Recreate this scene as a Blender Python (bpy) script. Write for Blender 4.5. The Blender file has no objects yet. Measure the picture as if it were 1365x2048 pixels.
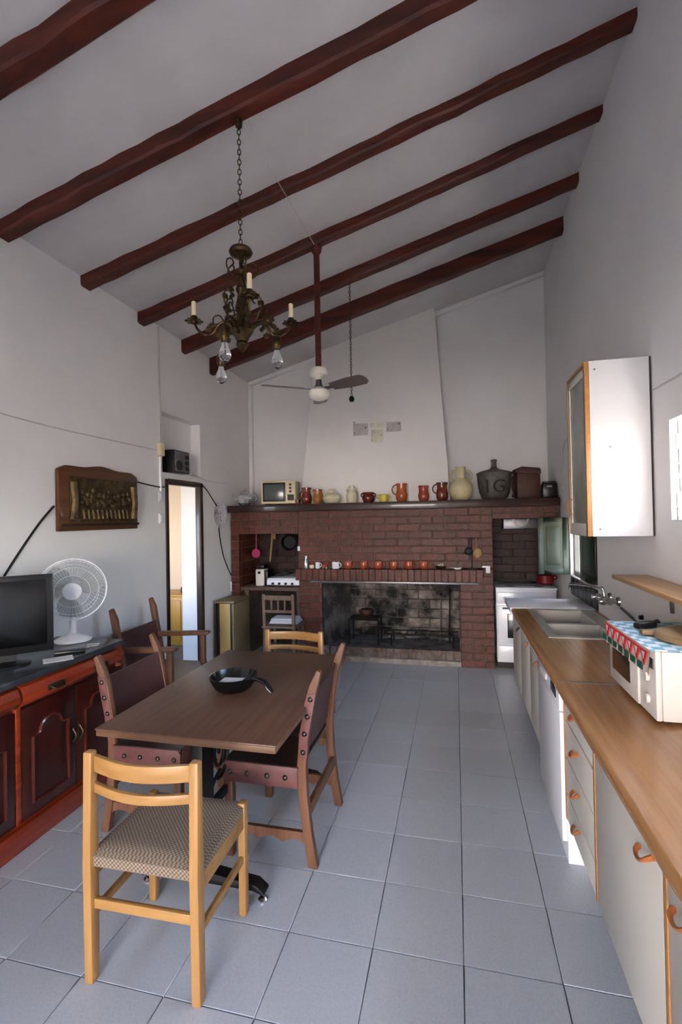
import bpy, bmesh, math, random
from mathutils import Vector, Matrix
random.seed(7)
PI = math.pi
sc = bpy.context.scene
COL = sc.collection

# ---------------------------------------------------------------- camera, sky, sun, exposure
F, YAW, PITCH, ROLL, CAMZ = 960.45, 0.2341, 0.0117, -0.0188, 1.608
_cy, _sy, _cp, _sp = math.cos(YAW), math.sin(YAW), math.cos(PITCH), math.sin(PITCH)
FWD = Vector((-_sy*_cp, _cy*_cp, _sp)); _r = Vector((_cy, _sy, 0)); _u = _r.cross(FWD)
RIGHT = math.cos(ROLL)*_r + math.sin(ROLL)*_u
UP = -math.sin(ROLL)*_r + math.cos(ROLL)*_u
cam_d = bpy.data.cameras.new('camera'); cam = bpy.data.objects.new('camera', cam_d); COL.objects.link(cam)
cam_d.sensor_fit = 'HORIZONTAL'; cam_d.sensor_width = 24.0; cam_d.lens = F/1365*24.0
cam_d.clip_start = 0.03; cam_d.clip_end = 300
cam.matrix_world = Matrix(((RIGHT.x, UP.x, -FWD.x, 0), (RIGHT.y, UP.y, -FWD.y, 0), (RIGHT.z, UP.z, -FWD.z, CAMZ), (0, 0, 0, 1)))
sc.camera = cam

world = bpy.data.worlds.new('sky'); sc.world = world; world.use_nodes = True
wn = world.node_tree; wn.nodes.clear()
wo = wn.nodes.new('ShaderNodeOutputWorld'); wb = wn.nodes.new('ShaderNodeBackground'); ws = wn.nodes.new('ShaderNodeTexSky')
ws.sky_type = 'NISHITA'; ws.sun_disc = False; ws.sun_elevation = math.radians(52); ws.sun_rotation = math.radians(20)
ws.air_density = 1.0; ws.dust_density = 2.5; ws.ozone_density = 1.0
wb.inputs['Strength'].default_value = 1.1
wn.links.new(ws.outputs[0], wb.inputs[0]); wn.links.new(wb.outputs[0], wo.inputs[0])

sun_d = bpy.data.lights.new('sun', 'SUN'); sun_d.energy = 34; sun_d.angle = math.radians(0.6); sun_d.color = (1, .93, .865)
sun = bpy.data.objects.new('sun', sun_d); COL.objects.link(sun)
sun.rotation_euler = Vector((-0.22, -0.62, -0.78)).to_track_quat('-Z', 'Y').to_euler()   # shines from over the roof, onto the yard behind

def portal(name, loc, rot, sx, sy):
    d = bpy.data.lights.new(name, 'AREA'); d.shape = 'RECTANGLE'; d.size = sx; d.size_y = sy; d.cycles.is_portal = True
    o = bpy.data.objects.new(name, d); COL.objects.link(o); o.location = loc; o.rotation_euler = rot
portal('yard_door_portal', (-.55, -2.42, 1.1), (-PI/2, 0, PI), 1.9, 2.2)
portal('side_window_portal', (1.31, 2.02, 1.81), (0, PI/2, 0), .5, 1.34)
portal('sink_window_portal', (1.31, 4.44, 1.3), (0, PI/2, 0), .55, .9)

vs = sc.view_settings
vs.view_transform = 'Standard'; vs.look = 'None'; vs.gamma = 1.0; vs.use_curve_mapping = False
vs.exposure = 2.02
sc.cycles.max_bounces = 10; sc.cycles.diffuse_bounces = 6; sc.cycles.sample_clamp_indirect = 8
sc.cycles.use_denoising = True

def at(px, py, **k):
    """world point seen at a photo pixel, on the plane x=, y= or z= that the thing touches"""
    d = FWD + RIGHT*((px-682.5)/F) + UP*((1024-py)/F)
    if 'x' in k: t = k['x']/d.x
    elif 'y' in k: t = k['y']/d.y
    else: t = (k['z']-CAMZ)/d.z
    return Vector((d.x*t, d.y*t, CAMZ+d.z*t))

# ---------------------------------------------------------------- materials
def _c(c): return (*[((v/12.92) if v <= .04045 else ((v+.055)/1.055)**2.4) for v in c], 1)   # sRGB in
MATS = {}
def mat(name, col, rough=.6, metal=0, col2=None, scale=6, stretch=(1, 1, 1), detail=4, bump=0, bscale=None, rand=0, spec=.5, coat=0, trans=0, ior=1.45, alpha=1, ramp=(.35, .65), coords='Object'):
    m = bpy.data.materials.new(name); m.use_nodes = True; nt = m.node_tree
    b = nt.nodes['Principled BSDF']; L = nt.links.new
    b.inputs['Roughness'].default_value = rough; b.inputs['Metallic'].default_value = metal
    b.inputs['Specular IOR Level'].default_value = spec; b.inputs['Coat Weight'].default_value = coat
    b.inputs['Transmission Weight'].default_value = trans; b.inputs['IOR'].default_value = ior; b.inputs['Alpha'].default_value = alpha
    b.inputs['Base Color'].default_value = _c(col)
    out = None
    tc = nt.nodes.new('ShaderNodeTexCoord'); mp = nt.nodes.new('ShaderNodeMapping'); L(tc.outputs['Object' if coords == 'Position' else coords], mp.inputs[0]); mp.inputs['Scale'].default_value = stretch
    if coords == 'Position': ge = nt.nodes.new('ShaderNodeNewGeometry'); L(ge.outputs['Position'], mp.inputs[0])
    if rand:
        oi = nt.nodes.new('ShaderNodeObjectInfo'); ad = nt.nodes.new('ShaderNodeVectorMath'); ad.operation = 'ADD'
        ml = nt.nodes.new('ShaderNodeMath'); ml.operation = 'MULTIPLY'; ml.inputs[1].default_value = 37.0
        L(oi.outputs['Random'], ml.inputs[0]); L(mp.outputs[0], ad.inputs[0]); L(ml.outputs[0], ad.inputs[1]); vec = mp.outputs[0] if coords == 'Position' else ad.outputs[0]
    else: vec = mp.outputs[0]
    if col2 is not None:
        n = nt.nodes.new('ShaderNodeTexNoise'); n.inputs['Scale'].default_value = scale; n.inputs['Detail'].default_value = detail; n.inputs['Roughness'].default_value = .6
        L(vec, n.inputs['Vector'])
        r = nt.nodes.new('ShaderNodeValToRGB'); r.color_ramp.elements[0].position = ramp[0]; r.color_ramp.elements[1].position = ramp[1]
        r.color_ramp.elements[0].color = _c(col); r.color_ramp.elements[1].color = _c(col2)
        L(n.outputs['Fac'], r.inputs[0]); out = r.outputs[0]
    if rand:
        h = nt.nodes.new('ShaderNodeHueSaturation'); h.inputs['Color'].default_value = _c(col)
        if out: L(out, h.inputs['Color'])
        mr = nt.nodes.new('ShaderNodeMapRange'); mr.inputs['To Min'].default_value = 1-rand; mr.inputs['To Max'].default_value = 1+rand
        L(oi.outputs['Random'], mr.inputs['Value']); L(mr.outputs[0], h.inputs['Value']); out = h.outputs[0]
    if out: L(out, b.inputs['Base Color'])
    if bump:
        bn = nt.nodes.new('ShaderNodeTexNoise'); bn.inputs['Scale'].default_value = bscale or scale*3; bn.inputs['Detail'].default_value = 5
        L(vec, bn.inputs['Vector']); bp = nt.nodes.new('ShaderNodeBump'); bp.inputs['Strength'].default_value = bump; bp.inputs['Distance'].default_value = .01
        L(bn.outputs['Fac'], bp.inputs['Height']); L(bp.outputs[0], b.inputs['Normal'])
    MATS[name] = m; return m
def wood(name, c1, c2, axis='x', scale=5, rough=.45, coat=0, bump=.05):
    st = {'x': (.35, 7, 7), 'y': (7, .35, 7), 'z': (7, 7, .35)}[axis]
    return mat(name, c1, rough, col2=c2, scale=scale, stretch=st, detail=6, bump=bump, bscale=scale*2, coat=coat)

mat('plaster', (.90, .895, .89), .85, col2=(.875, .87, .865), scale=1.3, bump=.25, bscale=9)
mat('plaster_hood', (.92, .91, .895), .85, col2=(.90, .89, .875), scale=2, bump=.2, bscale=12)
mat('plaster_ceiling', (.79, .775, .77), .9, col2=(.75, .735, .73), scale=2, bump=.3, bscale=5)
mat('tile', (.70, .725, .76), .3, col2=(.745, .77, .80), scale=120, detail=3, bump=.015, bscale=200, rand=.035, ramp=(.3, .6))
mat('grout', (.36, .355, .35), .9)
mat('beam', (.36, .135, .07), .5, col2=(.22, .075, .04), scale=3, stretch=(.3, 5, 5), bump=.3, bscale=6)
mat('brick_soot_shade', (.235, .155, .13), .6, col2=(.155, .11, .095), scale=12, bump=.5, bscale=60, rand=.2)  # recess brick: soot plus the shade of the recess, both put into the colour
mat('mortar_soot_shade', (.27, .24, .22), .95, col2=(.19, .17, .155), scale=12)  # mortar of the recess linings, darkened along with their bricks
mat('brick', (.375, .19, .132), .38, col2=(.28, .142, .10), scale=18, bump=.5, bscale=60, rand=.18, spec=.35)
mat('brick_sooty', (.09, .088, .09), .85, col2=(.60, .555, .52), scale=4.5, detail=8, bump=.5, bscale=50, rand=.25, ramp=(.40, .66), coords='Position', stretch=(1, 1, 1.2))
mat('brick_ash', (.50, .46, .43), .9, col2=(.38, .30, .27), scale=14, bump=.5, bscale=50, rand=.15)
mat('mortar', (.45, .37, .33), .95, col2=(.35, .28, .25), scale=20, bump=.4, bscale=80)
mat('soot', (.22, .21, .21), .95, col2=(.55, .54, .53), scale=3.2, bump=.5, bscale=30, ramp=(.45, .75))
mat('ash', (.50, .50, .51), .95, col2=(.28, .28, .29), scale=6, bump=.5, bscale=40)
mat('rubble', (.66, .64, .61), .9, col2=(.52, .49, .47), scale=14, bump=.6, bscale=40)
wood('mantel', (.20, .10, .065), (.15, .075, .05), 'x', 4, .35, .3)
wood('pine', (.67, .51, .305), (.61, .445, .245), 'z', 5, .4, .15)
wood('pine_rail', (.67, .51, .305), (.61, .445, .245), 'x', 5, .4, .15)
wood('chairwood', (.46, .315, .23), (.37, .245, .175), 'z', 5, .5)
wood('oldwood', (.46, .38, .33), (.37, .30, .25), 'z', 5, .6)
wood('tabletop', (.40, .29, .23), (.33, .235, .185), 'y', 5, .36, 0, .02)
wood('tableedge', (.42, .31, .23), (.36, .26, .19), 'x', 5, .4)
mat('leather', (.31, .195, .195), .42, col2=(.25, .155, .155), scale=7, bump=.15, bscale=40)
mat('leather_edge', (.43, .27, .26), .5, col2=(.35, .215, .21), scale=9, bump=.15, bscale=40)
mat('leather_dark', (.20, .13, .125), .38, col2=(.15, .10, .10), scale=7, bump=.12, bscale=40)
mat('stud', (.33, .29, .27), .35, metal=.9)
wood('sb_orange', (.58, .22, .10), (.47, .155, .07), 'y', 4, .25, .5, .02)
wood('sb_dark', (.24, .085, .06), (.17, .06, .045), 'z', 4, .28, .5, .02)
wood('sb_mould', (.33, .13, .09), (.26, .10, .07), 'z', 4, .25, .5, .02)
mat('marble_dark', (.20, .21, .23), .2, col2=(.27, .28, .30), scale=9, ramp=(.5, .7), spec=.5)
mat('brass_dark', (.27, .235, .19), .5, metal=.9)
mat('bronze', (.36, .29, .17), .38, metal=.85, col2=(.17, .13, .08), scale=30, bump=.2, bscale=60)
mat('bronze_relief', (.40, .33, .21), .45, metal=.6, col2=(.22, .165, .10), scale=18, bump=.35, bscale=60)
wood('plaque_wood', (.38, .23, .12), (.29, .17, .085), 'y', 4, .4, .2)
mat('candle', (.87, .80, .66), .5)
mat('white_enamel', (.92, .93, .95), .22)
mat('white_plastic', (.90, .90, .91), .35)
mat('cream_plastic', (.84, .79, .64), .4)
mat('white_lam', (.86, .85, .82), .38)
mat('cab_white', (.80, .785, .745), .32)
mat('cab_side', (.83, .83, .83), .3)
wood('worktop', (.69, .51, .33), (.61, .44, .27), 'y', 6, .25, .1, .01)
wood('beech', (.70, .50, .28), (.63, .43, .23), 'y', 5, .4)
wood('shelf_wood', (.75, .60, .42), (.69, .53, .36), 'y', 5, .4)
mat('handle_orange', (.70, .42, .24), .35)
mat('black_plastic', (.045, .045, .05), .35)
mat('screen', (.02, .02, .023), .2)
mat('crt_screen', (.31, .345, .33), .15)
mat('black_iron', (.07, .07, .075), .5, metal=.4)
mat('grey_metal', (.45, .45, .46), .4, metal=.9)
mat('chrome', (.75, .75, .76), .15, metal=1)
mat('sink_steel', (.70, .69, .66), .3, col2=(.66, .65, .62), scale=3)
mat('dark_glass', (.06, .065, .075), .1)
mat('brown_glass', (.20, .13, .09), .15)
mat('frost_glass', (.58, .60, .57), .25, alpha=1, col2=(.50, .51, .48), scale=3)
mat('green_paint', (.155, .20, .135), .5, col2=(.12, .16, .105), scale=8, bump=.1)
mat('green_dark', (.07, .13, .10), .3, col2=(.05, .10, .08), scale=8)
mat('stone', (.80, .78, .74), .9, col2=(.55, .52, .48), scale=14, bump=.8, bscale=25)
mat('terracotta', (.64, .28, .17), .3, col2=(.56, .23, .14), scale=8, coat=.3)
mat('terra_red', (.60, .24, .17), .3, coat=.3)
mat('brown_glaze', (.46, .18, .10), .25, col2=(.38, .14, .08), scale=9, coat=.4)
mat('orange_glaze', (.66, .33, .14), .25, col2=(.55, .25, .11), scale=9, coat=.4)
mat('ochre_glaze', (.66, .46, .20), .3, col2=(.55, .33, .14), scale=9, coat=.3)
mat('dark_rim', (.18, .09, .06), .3, coat=.4)
mat('darkred_glaze', (.36, .11, .08), .25, coat=.4)
mat('yellow_glaze', (.78, .70, .30), .3, coat=.3)
mat('cream_clay', (.86, .83, .72), .5, col2=(.79, .76, .62), scale=7)
mat('olive_clay', (.77, .73, .58), .5, col2=(.70, .65, .49), scale=6)
mat('bronze_pot', (.37, .35, .32), .55, metal=.2, col2=(.28, .265, .245), scale=14, bump=.3)
mat('raised_mark', (.15, .14, .13), .5, metal=.3)
mat('canteen_leather', (.28, .15, .11), .6, col2=(.21, .11, .085), scale=10, bump=.2)
mat('clear_glass', (.95, .96, .97), .03, trans=1, ior=1.45)
mat('silver_glass', (.80, .80, .80), .12, metal=.7)
mat('pink', (.70, .20, .38), .4)
wood('spoonwood', (.62, .47, .28), (.55, .40, .22), 'z', 5)
mat('cloth_white', (.83, .85, .90), .9, bump=.2, bscale=90)
mat('paper', (.88, .88, .88), .7)
mat('beige_wall', (.86, .80, .71), .85)
wood('yellow_cab', (.72, .55, .24), (.65, .48, .19), 'z', 4, .4)
wood('door_frame', (.19, .105, .075), (.14, .075, .055), 'z', 5, .4, .2)
wood('olive_panel', (.52, .46, .33), (.47, .41, .29), 'x', 5, .5)
wood('yellow_panel', (.76, .66, .43), (.70, .60, .37), 'z', 5, .45)
mat('dark_edge', (.15, .11, .09), .5)
mat('mw_white', (.84, .83, .81), .35)
mat('board_wood', (.55, .45, .32), .5, col2=(.48, .38, .26), scale=5)
mat('cable_black', (.04, .04, .045), .5)
mat('cable_white', (.74, .72, .70), .6)
mat('fan_white', (.88, .86, .80), .35)
mat('fan_blade', (.40, .36, .34), .35)
mat('grille_white', (.92, .93, .94), .3)
mat('blade_clear', (.62, .63, .62), .3, alpha=.7)
mat('pan_black', (.055, .06, .065), .22)
mat('yard', (.34, .30, .255), .95, col2=(.29, .255, .215), scale=2)  # kept dark so less light bounces up through the door
mat('bounce_pale', (.88, .855, .84), .9)  # plain pale coat of the added bounce wall
mat('tilepic_grey', (.74, .72, .70), .35, col2=(.38, .36, .35), scale=26, ramp=(.56, .66), coords='Object')
mat('tilepic_cream', (.84, .82, .74), .35, col2=(.66, .63, .53), scale=30, ramp=(.56, .66), coords='Object')
mat('plate', (.86, .85, .88), .3, col2=(.50, .46, .60), scale=34, ramp=(.54, .62))
mat('radio_face', (.42, .41, .42), .45, col2=(.30, .29, .30), scale=40)
mat('red_plastic', (.40, .06, .08), .35)

# houndstooth seat fabric
def fabric():
    m = bpy.data.materials.new('seat_fabric'); m.use_nodes = True; nt = m.node_tree; b = nt.nodes['Principled BSDF']; L = nt.links.new
    tc = nt.nodes.new('ShaderNodeTexCoord'); ck = nt.nodes.new('ShaderNodeTexChecker'); ck.inputs['Scale'].default_value = 130
    ck.inputs['Color1'].default_value = _c((.57, .51, .44)); ck.inputs['Color2'].default_value = _c((.38, .33, .285))
    n = nt.nodes.new('ShaderNodeTexNoise'); n.inputs['Scale'].default_value = 160
    mx = nt.nodes.new('ShaderNodeMixRGB'); mx.inputs[0].default_value = .3; mx.blend_type = 'OVERLAY'
    L(tc.outputs['Object'], ck.inputs['Vector']); L(tc.outputs['Object'], n.inputs['Vector']); L(ck.outputs[0], mx.inputs[1]); L(n.outputs[0], mx.inputs[2])
    L(mx.outputs[0], b.inputs['Base Color']); b.inputs['Roughness'].default_value = .95
    bp = nt.nodes.new('ShaderNodeBump'); bp.inputs['Strength'].default_value = .3; bp.inputs['Distance'].default_value = .004
    L(ck.outputs['Fac'], bp.inputs['Height']); L(bp.outputs[0], b.inputs['Normal']); MATS['seat_fabric'] = m
fabric()

# ---------------------------------------------------------------- mesh helpers
class G:
    def __init__(s): s.v = []; s.f = []
    def add(s, vs, fs, M=None):
        o = len(s.v); s.v += [tuple((M @ Vector(p)) if M else p) for p in vs]; s.f += [tuple(i+o for i in f) for f in fs]; return s
    def box(s, c, d, M=None):
        x, y, z = c; a, b, e = d[0]/2, d[1]/2, d[2]/2
        vs = [(x+i*a, y+j*b, z+k*e) for k in (-1, 1) for j in (-1, 1) for i in (-1, 1)]
        return s.add(vs, [(0, 2, 3, 1), (4, 5, 7, 6), (0, 1, 5, 4), (2, 6, 7, 3), (0, 4, 6, 2), (1, 3, 7, 5)], M)
    def bb(s, lo, hi, M=None):
        return s.box([(a+b)/2 for a, b in zip(lo, hi)], [abs(b-a) for a, b in zip(lo, hi)], M)
    def lathe(s, prof, c=(0, 0, 0), n=20, M=None, sx=1, sy=1):
        vs = []; fs = []; m = len(prof)
        for i in range(n):
            a = 2*PI*i/n
            for r, z in prof: vs.append((c[0]+r*math.cos(a)*sx, c[1]+r*math.sin(a)*sy, c[2]+z))
        for i in range(n):
            j = (i+1) % n
            for k in range(m-1): fs.append((i*m+k, j*m+k, j*m+k+1, i*m+k+1))
        if prof[0][0] > 1e-6: fs.append(tuple(i*m for i in range(n))[::-1])
        if prof[-1][0] > 1e-6: fs.append(tuple(i*m+m-1 for i in range(n)))
        return s.add(vs, fs, M)
    def tube(s, path, r, n=8, closed=False, M=None, flat=1):
        P = [Vector(p) for p in path]; N = len(P); R = r if isinstance(r, (list, tuple)) else [r]*N
        vs = []; fs = []; ref = None
        for i in range(N):
            if closed: t = P[(i+1) % N]-P[i-1]
            else: t = P[min(i+1, N-1)]-P[max(i-1, 0)]
            t.normalize()
            if ref is None: ref = Vector((0, 0, 1)) if abs(t.z) < .9 else Vector((1, 0, 0))
            a = t.cross(ref)
            if a.length < 1e-4: a = t.cross(Vector((0, 1, 0)))
            a.normalize(); b = a.cross(t).normalized(); ref = b
            for k in range(n):
                q = 2*PI*k/n; vs.append(tuple(P[i]+a*(math.cos(q)*R[i])+b*(math.sin(q)*R[i]*flat)))
        for i in range(N if closed else N-1):
            j = (i+1) % N
            for k in range(n): l = (k+1) % n; fs.append((i*n+k, i*n+l, j*n+l, j*n+k))
        if not closed: fs.append(tuple(range(n))[::-1]); fs.append(tuple((N-1)*n+k for k in range(n)))
        return s.add(vs, fs, M)
    def cyl(s, p0, p1, r0, r1=None, n=14, M=None): return s.tube([p0, p1], [r0, r0 if r1 is None else r1], n, M=M)
    def ball(s, c, r, n=12, m=8, sc_=(1, 1, 1), M=None):
        return s.lathe([(r*math.sin(PI*k/m)*1.0 if 0 < k < m else 0, -r*math.cos(PI*k/m)*sc_[2]) for k in range(m+1)], c, n, M, sc_[0], sc_[1])
    def prism(s, poly, axis, lo, hi, M=None):
        n = len(poly)
        def P(p, h): return {'x': (h, p[0], p[1]), 'y': (p[0], h, p[1]), 'z': (p[0], p[1], h)}[axis]
        vs = [P(p, lo) for p in poly]+[P(p, hi) for p in poly]
        fs = [tuple(range(n)), tuple(range(n, 2*n))[::-1]]+[(i, i+n, (i+1) % n+n, (i+1) % n) for i in range(n)]
        return s.add(vs, fs, M)
    def mesh(s, name, m, bevel=0, seg=2, smooth=True):
        me = bpy.data.meshes.new(name); me.from_pydata(s.v, [], s.f)
        bm = bmesh.new(); bm.from_mesh(me); bmesh.ops.remove_doubles(bm, verts=bm.verts, dist=1e-6); bmesh.ops.recalc_face_normals(bm, faces=bm.faces)
        if bevel:
            es = [e for e in bm.edges if len(e.link_faces) == 2 and e.calc_face_angle(0) > .6]
            bmesh.ops.bevel(bm, geom=es, offset=bevel, segments=seg, affect='EDGES', profile=.5, clamp_overlap=True)
        for f in bm.faces: f.smooth = smooth
        bm.to_mesh(me); bm.free()
        if smooth: me.set_sharp_from_angle(angle=math.radians(38))
        me.materials.append(MATS[m]); return me
    def obj(s, name, m, parent=None, bevel=0, seg=2, smooth=True):
        return link(name, s.mesh(name, m, bevel, seg, smooth), parent)
def link(name, me, parent=None):
    o = bpy.data.objects.new(name, me); COL.objects.link(o)
    if parent: o.parent = parent
    return o
def tag(o, label, cat=None, group=None, kind=None):
    o['label'] = label
    if cat: o['category'] = cat
    if group: o['group'] = group
    if kind: o['kind'] = kind
    return o
def thing(name, label, cat, loc=(0, 0, 0), rz=0, group=None, kind=None):
    o = bpy.data.objects.new(name, None); o.empty_display_size = .1; COL.objects.link(o); o.location = loc; o.rotation_euler = (0, 0, rz)
    return tag(o, label, cat, group, kind)
def copy_tree(o, parent=None):
    c = o.copy(); COL.objects.link(c); c.parent = parent
    for ch in [x for x in list(bpy.data.objects) if x.parent == o]: copy_tree(ch, c)
    return c
def one(g, name, m, label, cat, loc=(0, 0, 0), rz=0, bevel=0, group=None, kind=None, smooth=True):
    o = g.obj(name, m, None, bevel, smooth=smooth); o.location = loc; o.rotation_euler = (0, 0, rz); return tag(o, label, cat, group, kind)
def struct(g, name, m, label, bevel=0, smooth=False):
    return tag(g.obj(name, m, None, bevel, smooth=smooth), label, None, None, 'structure')
def arc(cx, cz, r, a0, a1, n, f=lambda u, w: (u, 0, w)):
    return [f(cx+r*math.cos(math.radians(a0+(a1-a0)*i/n)), cz+r*math.sin(math.radians(a0+(a1-a0)*i/n))) for i in range(n+1)]
def smooth(pts, k=5):
    P = [Vector(p) for p in pts]; P = [P[0]*2-P[1]]+P+[P[-1]*2-P[-2]]; out = []
    for i in range(1, len(P)-2):
        a, b, c, d = P[i-1:i+3]
        for j in range(k):
            u = j/k; out.append(.5*((2*b)+(c-a)*u+(2*a-5*b+4*c-d)*u*u+(3*b-a-3*c+d)*u**3))
    return out+[P[-2]]
RZ = lambda a: Matrix.Rotation(a, 4, 'Z')
T = lambda *p: Matrix.Translation(p)

# ---------------------------------------------------------------- room shell
XL, XR, YB, YR = -2.62, 1.04, 5.90, -2.40
def zL(y): return 3.405
def zR(y): return 4.415-.01*(y-2.4)
def zc(x, y): return zL(y)+(zR(y)-zL(y))*(x-XL)/(XR-XL)

fl = struct(G().bb((XL-.25, YR-.25, -.12), (XR+.25, YB+.2, -.009)), 'floor', 'grout', 'floor of large pale blue-grey speckled square tiles')
full = G().box((0, 0, -.009), (.3268, .3268, .018)).mesh('tile', 'tile', .0015, 1)
cut_cache = {}
def put_tile(x0, x1, y0, y1):
    w, h = x1-x0, y1-y0
    if w < .02 or h < .02: return
    if w > .329 and h > .329: me = full
    else:
        k = (round(w, 3), round(h, 3))
        if k not in cut_cache: cut_cache[k] = G().box((0, 0, -.009), (w-.0032, h-.0032, .018)).mesh('tile', 'tile', .0015, 1)
        me = cut_cache[k]
    o = link('tile', me, fl); o.location = ((x0+x1)/2, (y0+y1)/2, random.uniform(-.0006, .0006))
for i in range(-9, 5):
    for j in range(-9, 14):
        x0, x1 = max(XL, -.005+.33*i), min(XR, -.005+.33*(i+1)); y0, y1 = max(YR, 1.782+.33*j), min(YB, 1.782+.33*(j+1))
        if x1 > x0 and y1 > y0: put_tile(x0, x1, y0, y1)

G().bb((XL, YR-.25, -.018), (XR, 1.782-.33*9-.003, 0)).obj('threshold_slab', 'tile', fl)
def ceil_slab():
    g = G(); vs = []
    ys = [YR-.3, 0, 2, 4, YB+.25]
    for y in ys:
        for x in (XL-.3, XR+.3):
            vs.append((x, y, zc(x, y))); vs.append((x, y, zc(x, y)+.15))
    fs = []
    for i in range(len(ys)-1):
        a = i*4; b = a+4
        fs += [(a, a+2, b+2, b), (a+1, b+1, b+3, a+3), (a, b, b+1, a+1), (a+2, a+3, b+3, b+2)]
    e = (len(ys)-1)*4
    fs += [(0, 1, 3, 2), (e, e+2, e+3, e+1)]
    return g.add(vs, fs)
struct(ceil_slab(), 'ceiling', 'plaster_ceiling', 'sloping white plaster ceiling between the dark beams')

DY0, DY1, DZ = 3.96, 4.62, 2.0          # doorway in the left wall
NY0, NY1, NZ0, NZ1 = 3.92, 4.60, 2.06, 2.62   # shallow niche above it
WT = .25
g = G()
top = zL(YR)+.06
g.bb((XL-WT, YR-WT, 0), (XL, DY0, DZ)); g.bb((XL-WT, DY1, 0), (XL, YB+.2, DZ))
g.bb((XL-WT, YR-WT, DZ), (XL, YB+.2, NZ0))
g.bb((XL-WT, YR-WT, NZ0), (XL, NY0, NZ1)); g.bb((XL-WT, NY1, NZ0), (XL, YB+.2, NZ1)); g.bb((XL-WT, NY0, NZ0), (XL-.11, NY1, NZ1))
g.prism([(YR-WT, NZ1), (YB+.2, NZ1), (YB+.2, zL(YB)+.03), (YR-WT, zL(YR)+.03)], 'x', XL-WT, XL)
struct(g, 'wall_left', 'plaster', 'white plaster wall with the doorway and the shallow niche above it')

def wall_holes(axis_lo, axis_hi, ztop0, ztop1, holes, x0, x1):
    """wall along y between x0..x1 with rectangular holes (y0,y1,z0,z1) sorted by y"""
    g = G(); y = axis_lo
    zt = lambda yy: ztop0+(ztop1-ztop0)*(yy-axis_lo)/(axis_hi-axis_lo)
    def col(a, b, lo): g.prism([(a, lo), (b, lo), (b, zt(b)), (a, zt(a))], 'x', x0, x1)
    for h0, h1, z0, z1 in holes:
        col(y, h0, 0); g.bb((x0, h0, 0), (x1, h1, z0)); col(h0, h1, z1); y = h1
    col(y, axis_hi, 0); return g
W2 = (1.35, 2.69, 1.56, 2.06); WS = (4.0, 4.88, 1.03, 1.57)
struct(wall_holes(YR-WT, YB+.2, zR(YR)+.03, zR(YB)+.03, [W2, WS], XR, XR+WT), 'wall_right', 'plaster', 'white plaster wall behind the kitchen counter with two small windows')
g = G()
g.prism([(XL-WT, 0), (XR+WT, 0), (XR+WT, zc(XR+WT, YB)+.03), (XL-WT, zc(XL-WT, YB)+.03)], 'y', YB, YB+.2)
struct(g, 'wall_back', 'plaster', 'white plaster gable wall behind the chimney hood')
g = G(); D0, D1, DH = -1.5, .4, 2.2
zz = lambda x: zc(x, YR)+.03
g.prism([(XL-WT, 0), (D0, 0), (D0, zz(D0)), (XL-WT, zz(XL-WT))], 'y', YR-WT, YR)
g.prism([(D0, DH), (D1, DH), (D1, zz(D1)), (D0, zz(D0))], 'y', YR-WT, YR)
g.prism([(D1, 0), (XR+WT, 0), (XR+WT, zz(XR+WT)), (D1, zz(D1))], 'y', YR-WT, YR)
struct(g, 'wall_rear', 'plaster', 'white plaster wall with the wide open yard door')
# cornice band where ceiling and wall meet, turning down the left corner
g = G()
g.prism([(XL, zL(YB)-.05), (XR, zR(YB)-.05), (XR, zR(YB)+.01), (XL, zL(YB)+.01)], 'y', YB-.07, YB)
struct(g, 'trim_1', 'plaster', 'narrow plaster band along the ceiling above the hood', .015, True)
struct(G().bb((XL, YB-.07, 1.77), (XL+.05, YB, zL(YB)-.045)), 'trim_2', 'plaster', 'narrow plaster band running down the corner', .015, True)
struct(G().bb((-14, -16.4, -.13), (14, -16.0, 6.0)), 'wall_bounce', 'bounce_pale', 'unseen pale wall added across the yard to bounce sunlight indoors')  # out of view; placed and sized to throw sunlight in at the door
struct(G().bb((-40, -60, -.5), (40, 40, -.13)), 'ground', 'yard', 'dark brown ground of the yard outside, toned to limit bounced light')

# beams
BEAMS = [(1.73, 3.30, 4.385, 'dark red-brown ceiling beam next before the beam that carries the chandelier'), (2.38, 3.325, 4.305, 'dark red-brown ceiling beam with the chandelier chain hanging from it'),
         (3.05, 3.331, 4.348, 'dark red-brown ceiling beam between the chandelier beam and the ceiling fan beam'), (3.69, 3.31, 4.348, 'dark red-brown ceiling beam with the ceiling fan rod fixed to it'),
         (4.35, 3.283, 4.32, 'dark red-brown ceiling beam with the thin pull chain hanging from it'), (4.92, 3.23, 4.254, 'dark red-brown ceiling beam closest to the chimney hood')]
for bi, (y, z0, z1, lab) in enumerate(BEAMS):
    g = G(); N = 30; rnd = random.Random(bi+3); vs = []
    for i in range(N+1):
        t = i/N; x = XL+(XR-XL)*t; zb = z0+(z1-z0)*t+rnd.uniform(-.004, .004); w = .095+rnd.uniform(-.006, .006)+.008*math.sin(5*t+bi)
        zt = zc(x, y)+.02
        c = .012
        vs += [(x, y-w, zt), (x, y-w+rnd.uniform(-.004, .004), zb+c), (x, y-w+c, zb), (x, y-c, zb), (x, y, zb+c), (x, y, zt)]
    fs = [tuple(range(6))[::-1], tuple(N*6+k for k in range(6))]
    for i in range(N):
        for k in range(6): l = (k+1) % 6; fs.append((i*6+k, i*6+l, i*6+6+l, i*6+6+k))
    one(g.add(vs, fs), 'ceiling_beam', 'beam', lab, 'beam', group='ceiling beams', kind='structure')

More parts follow.
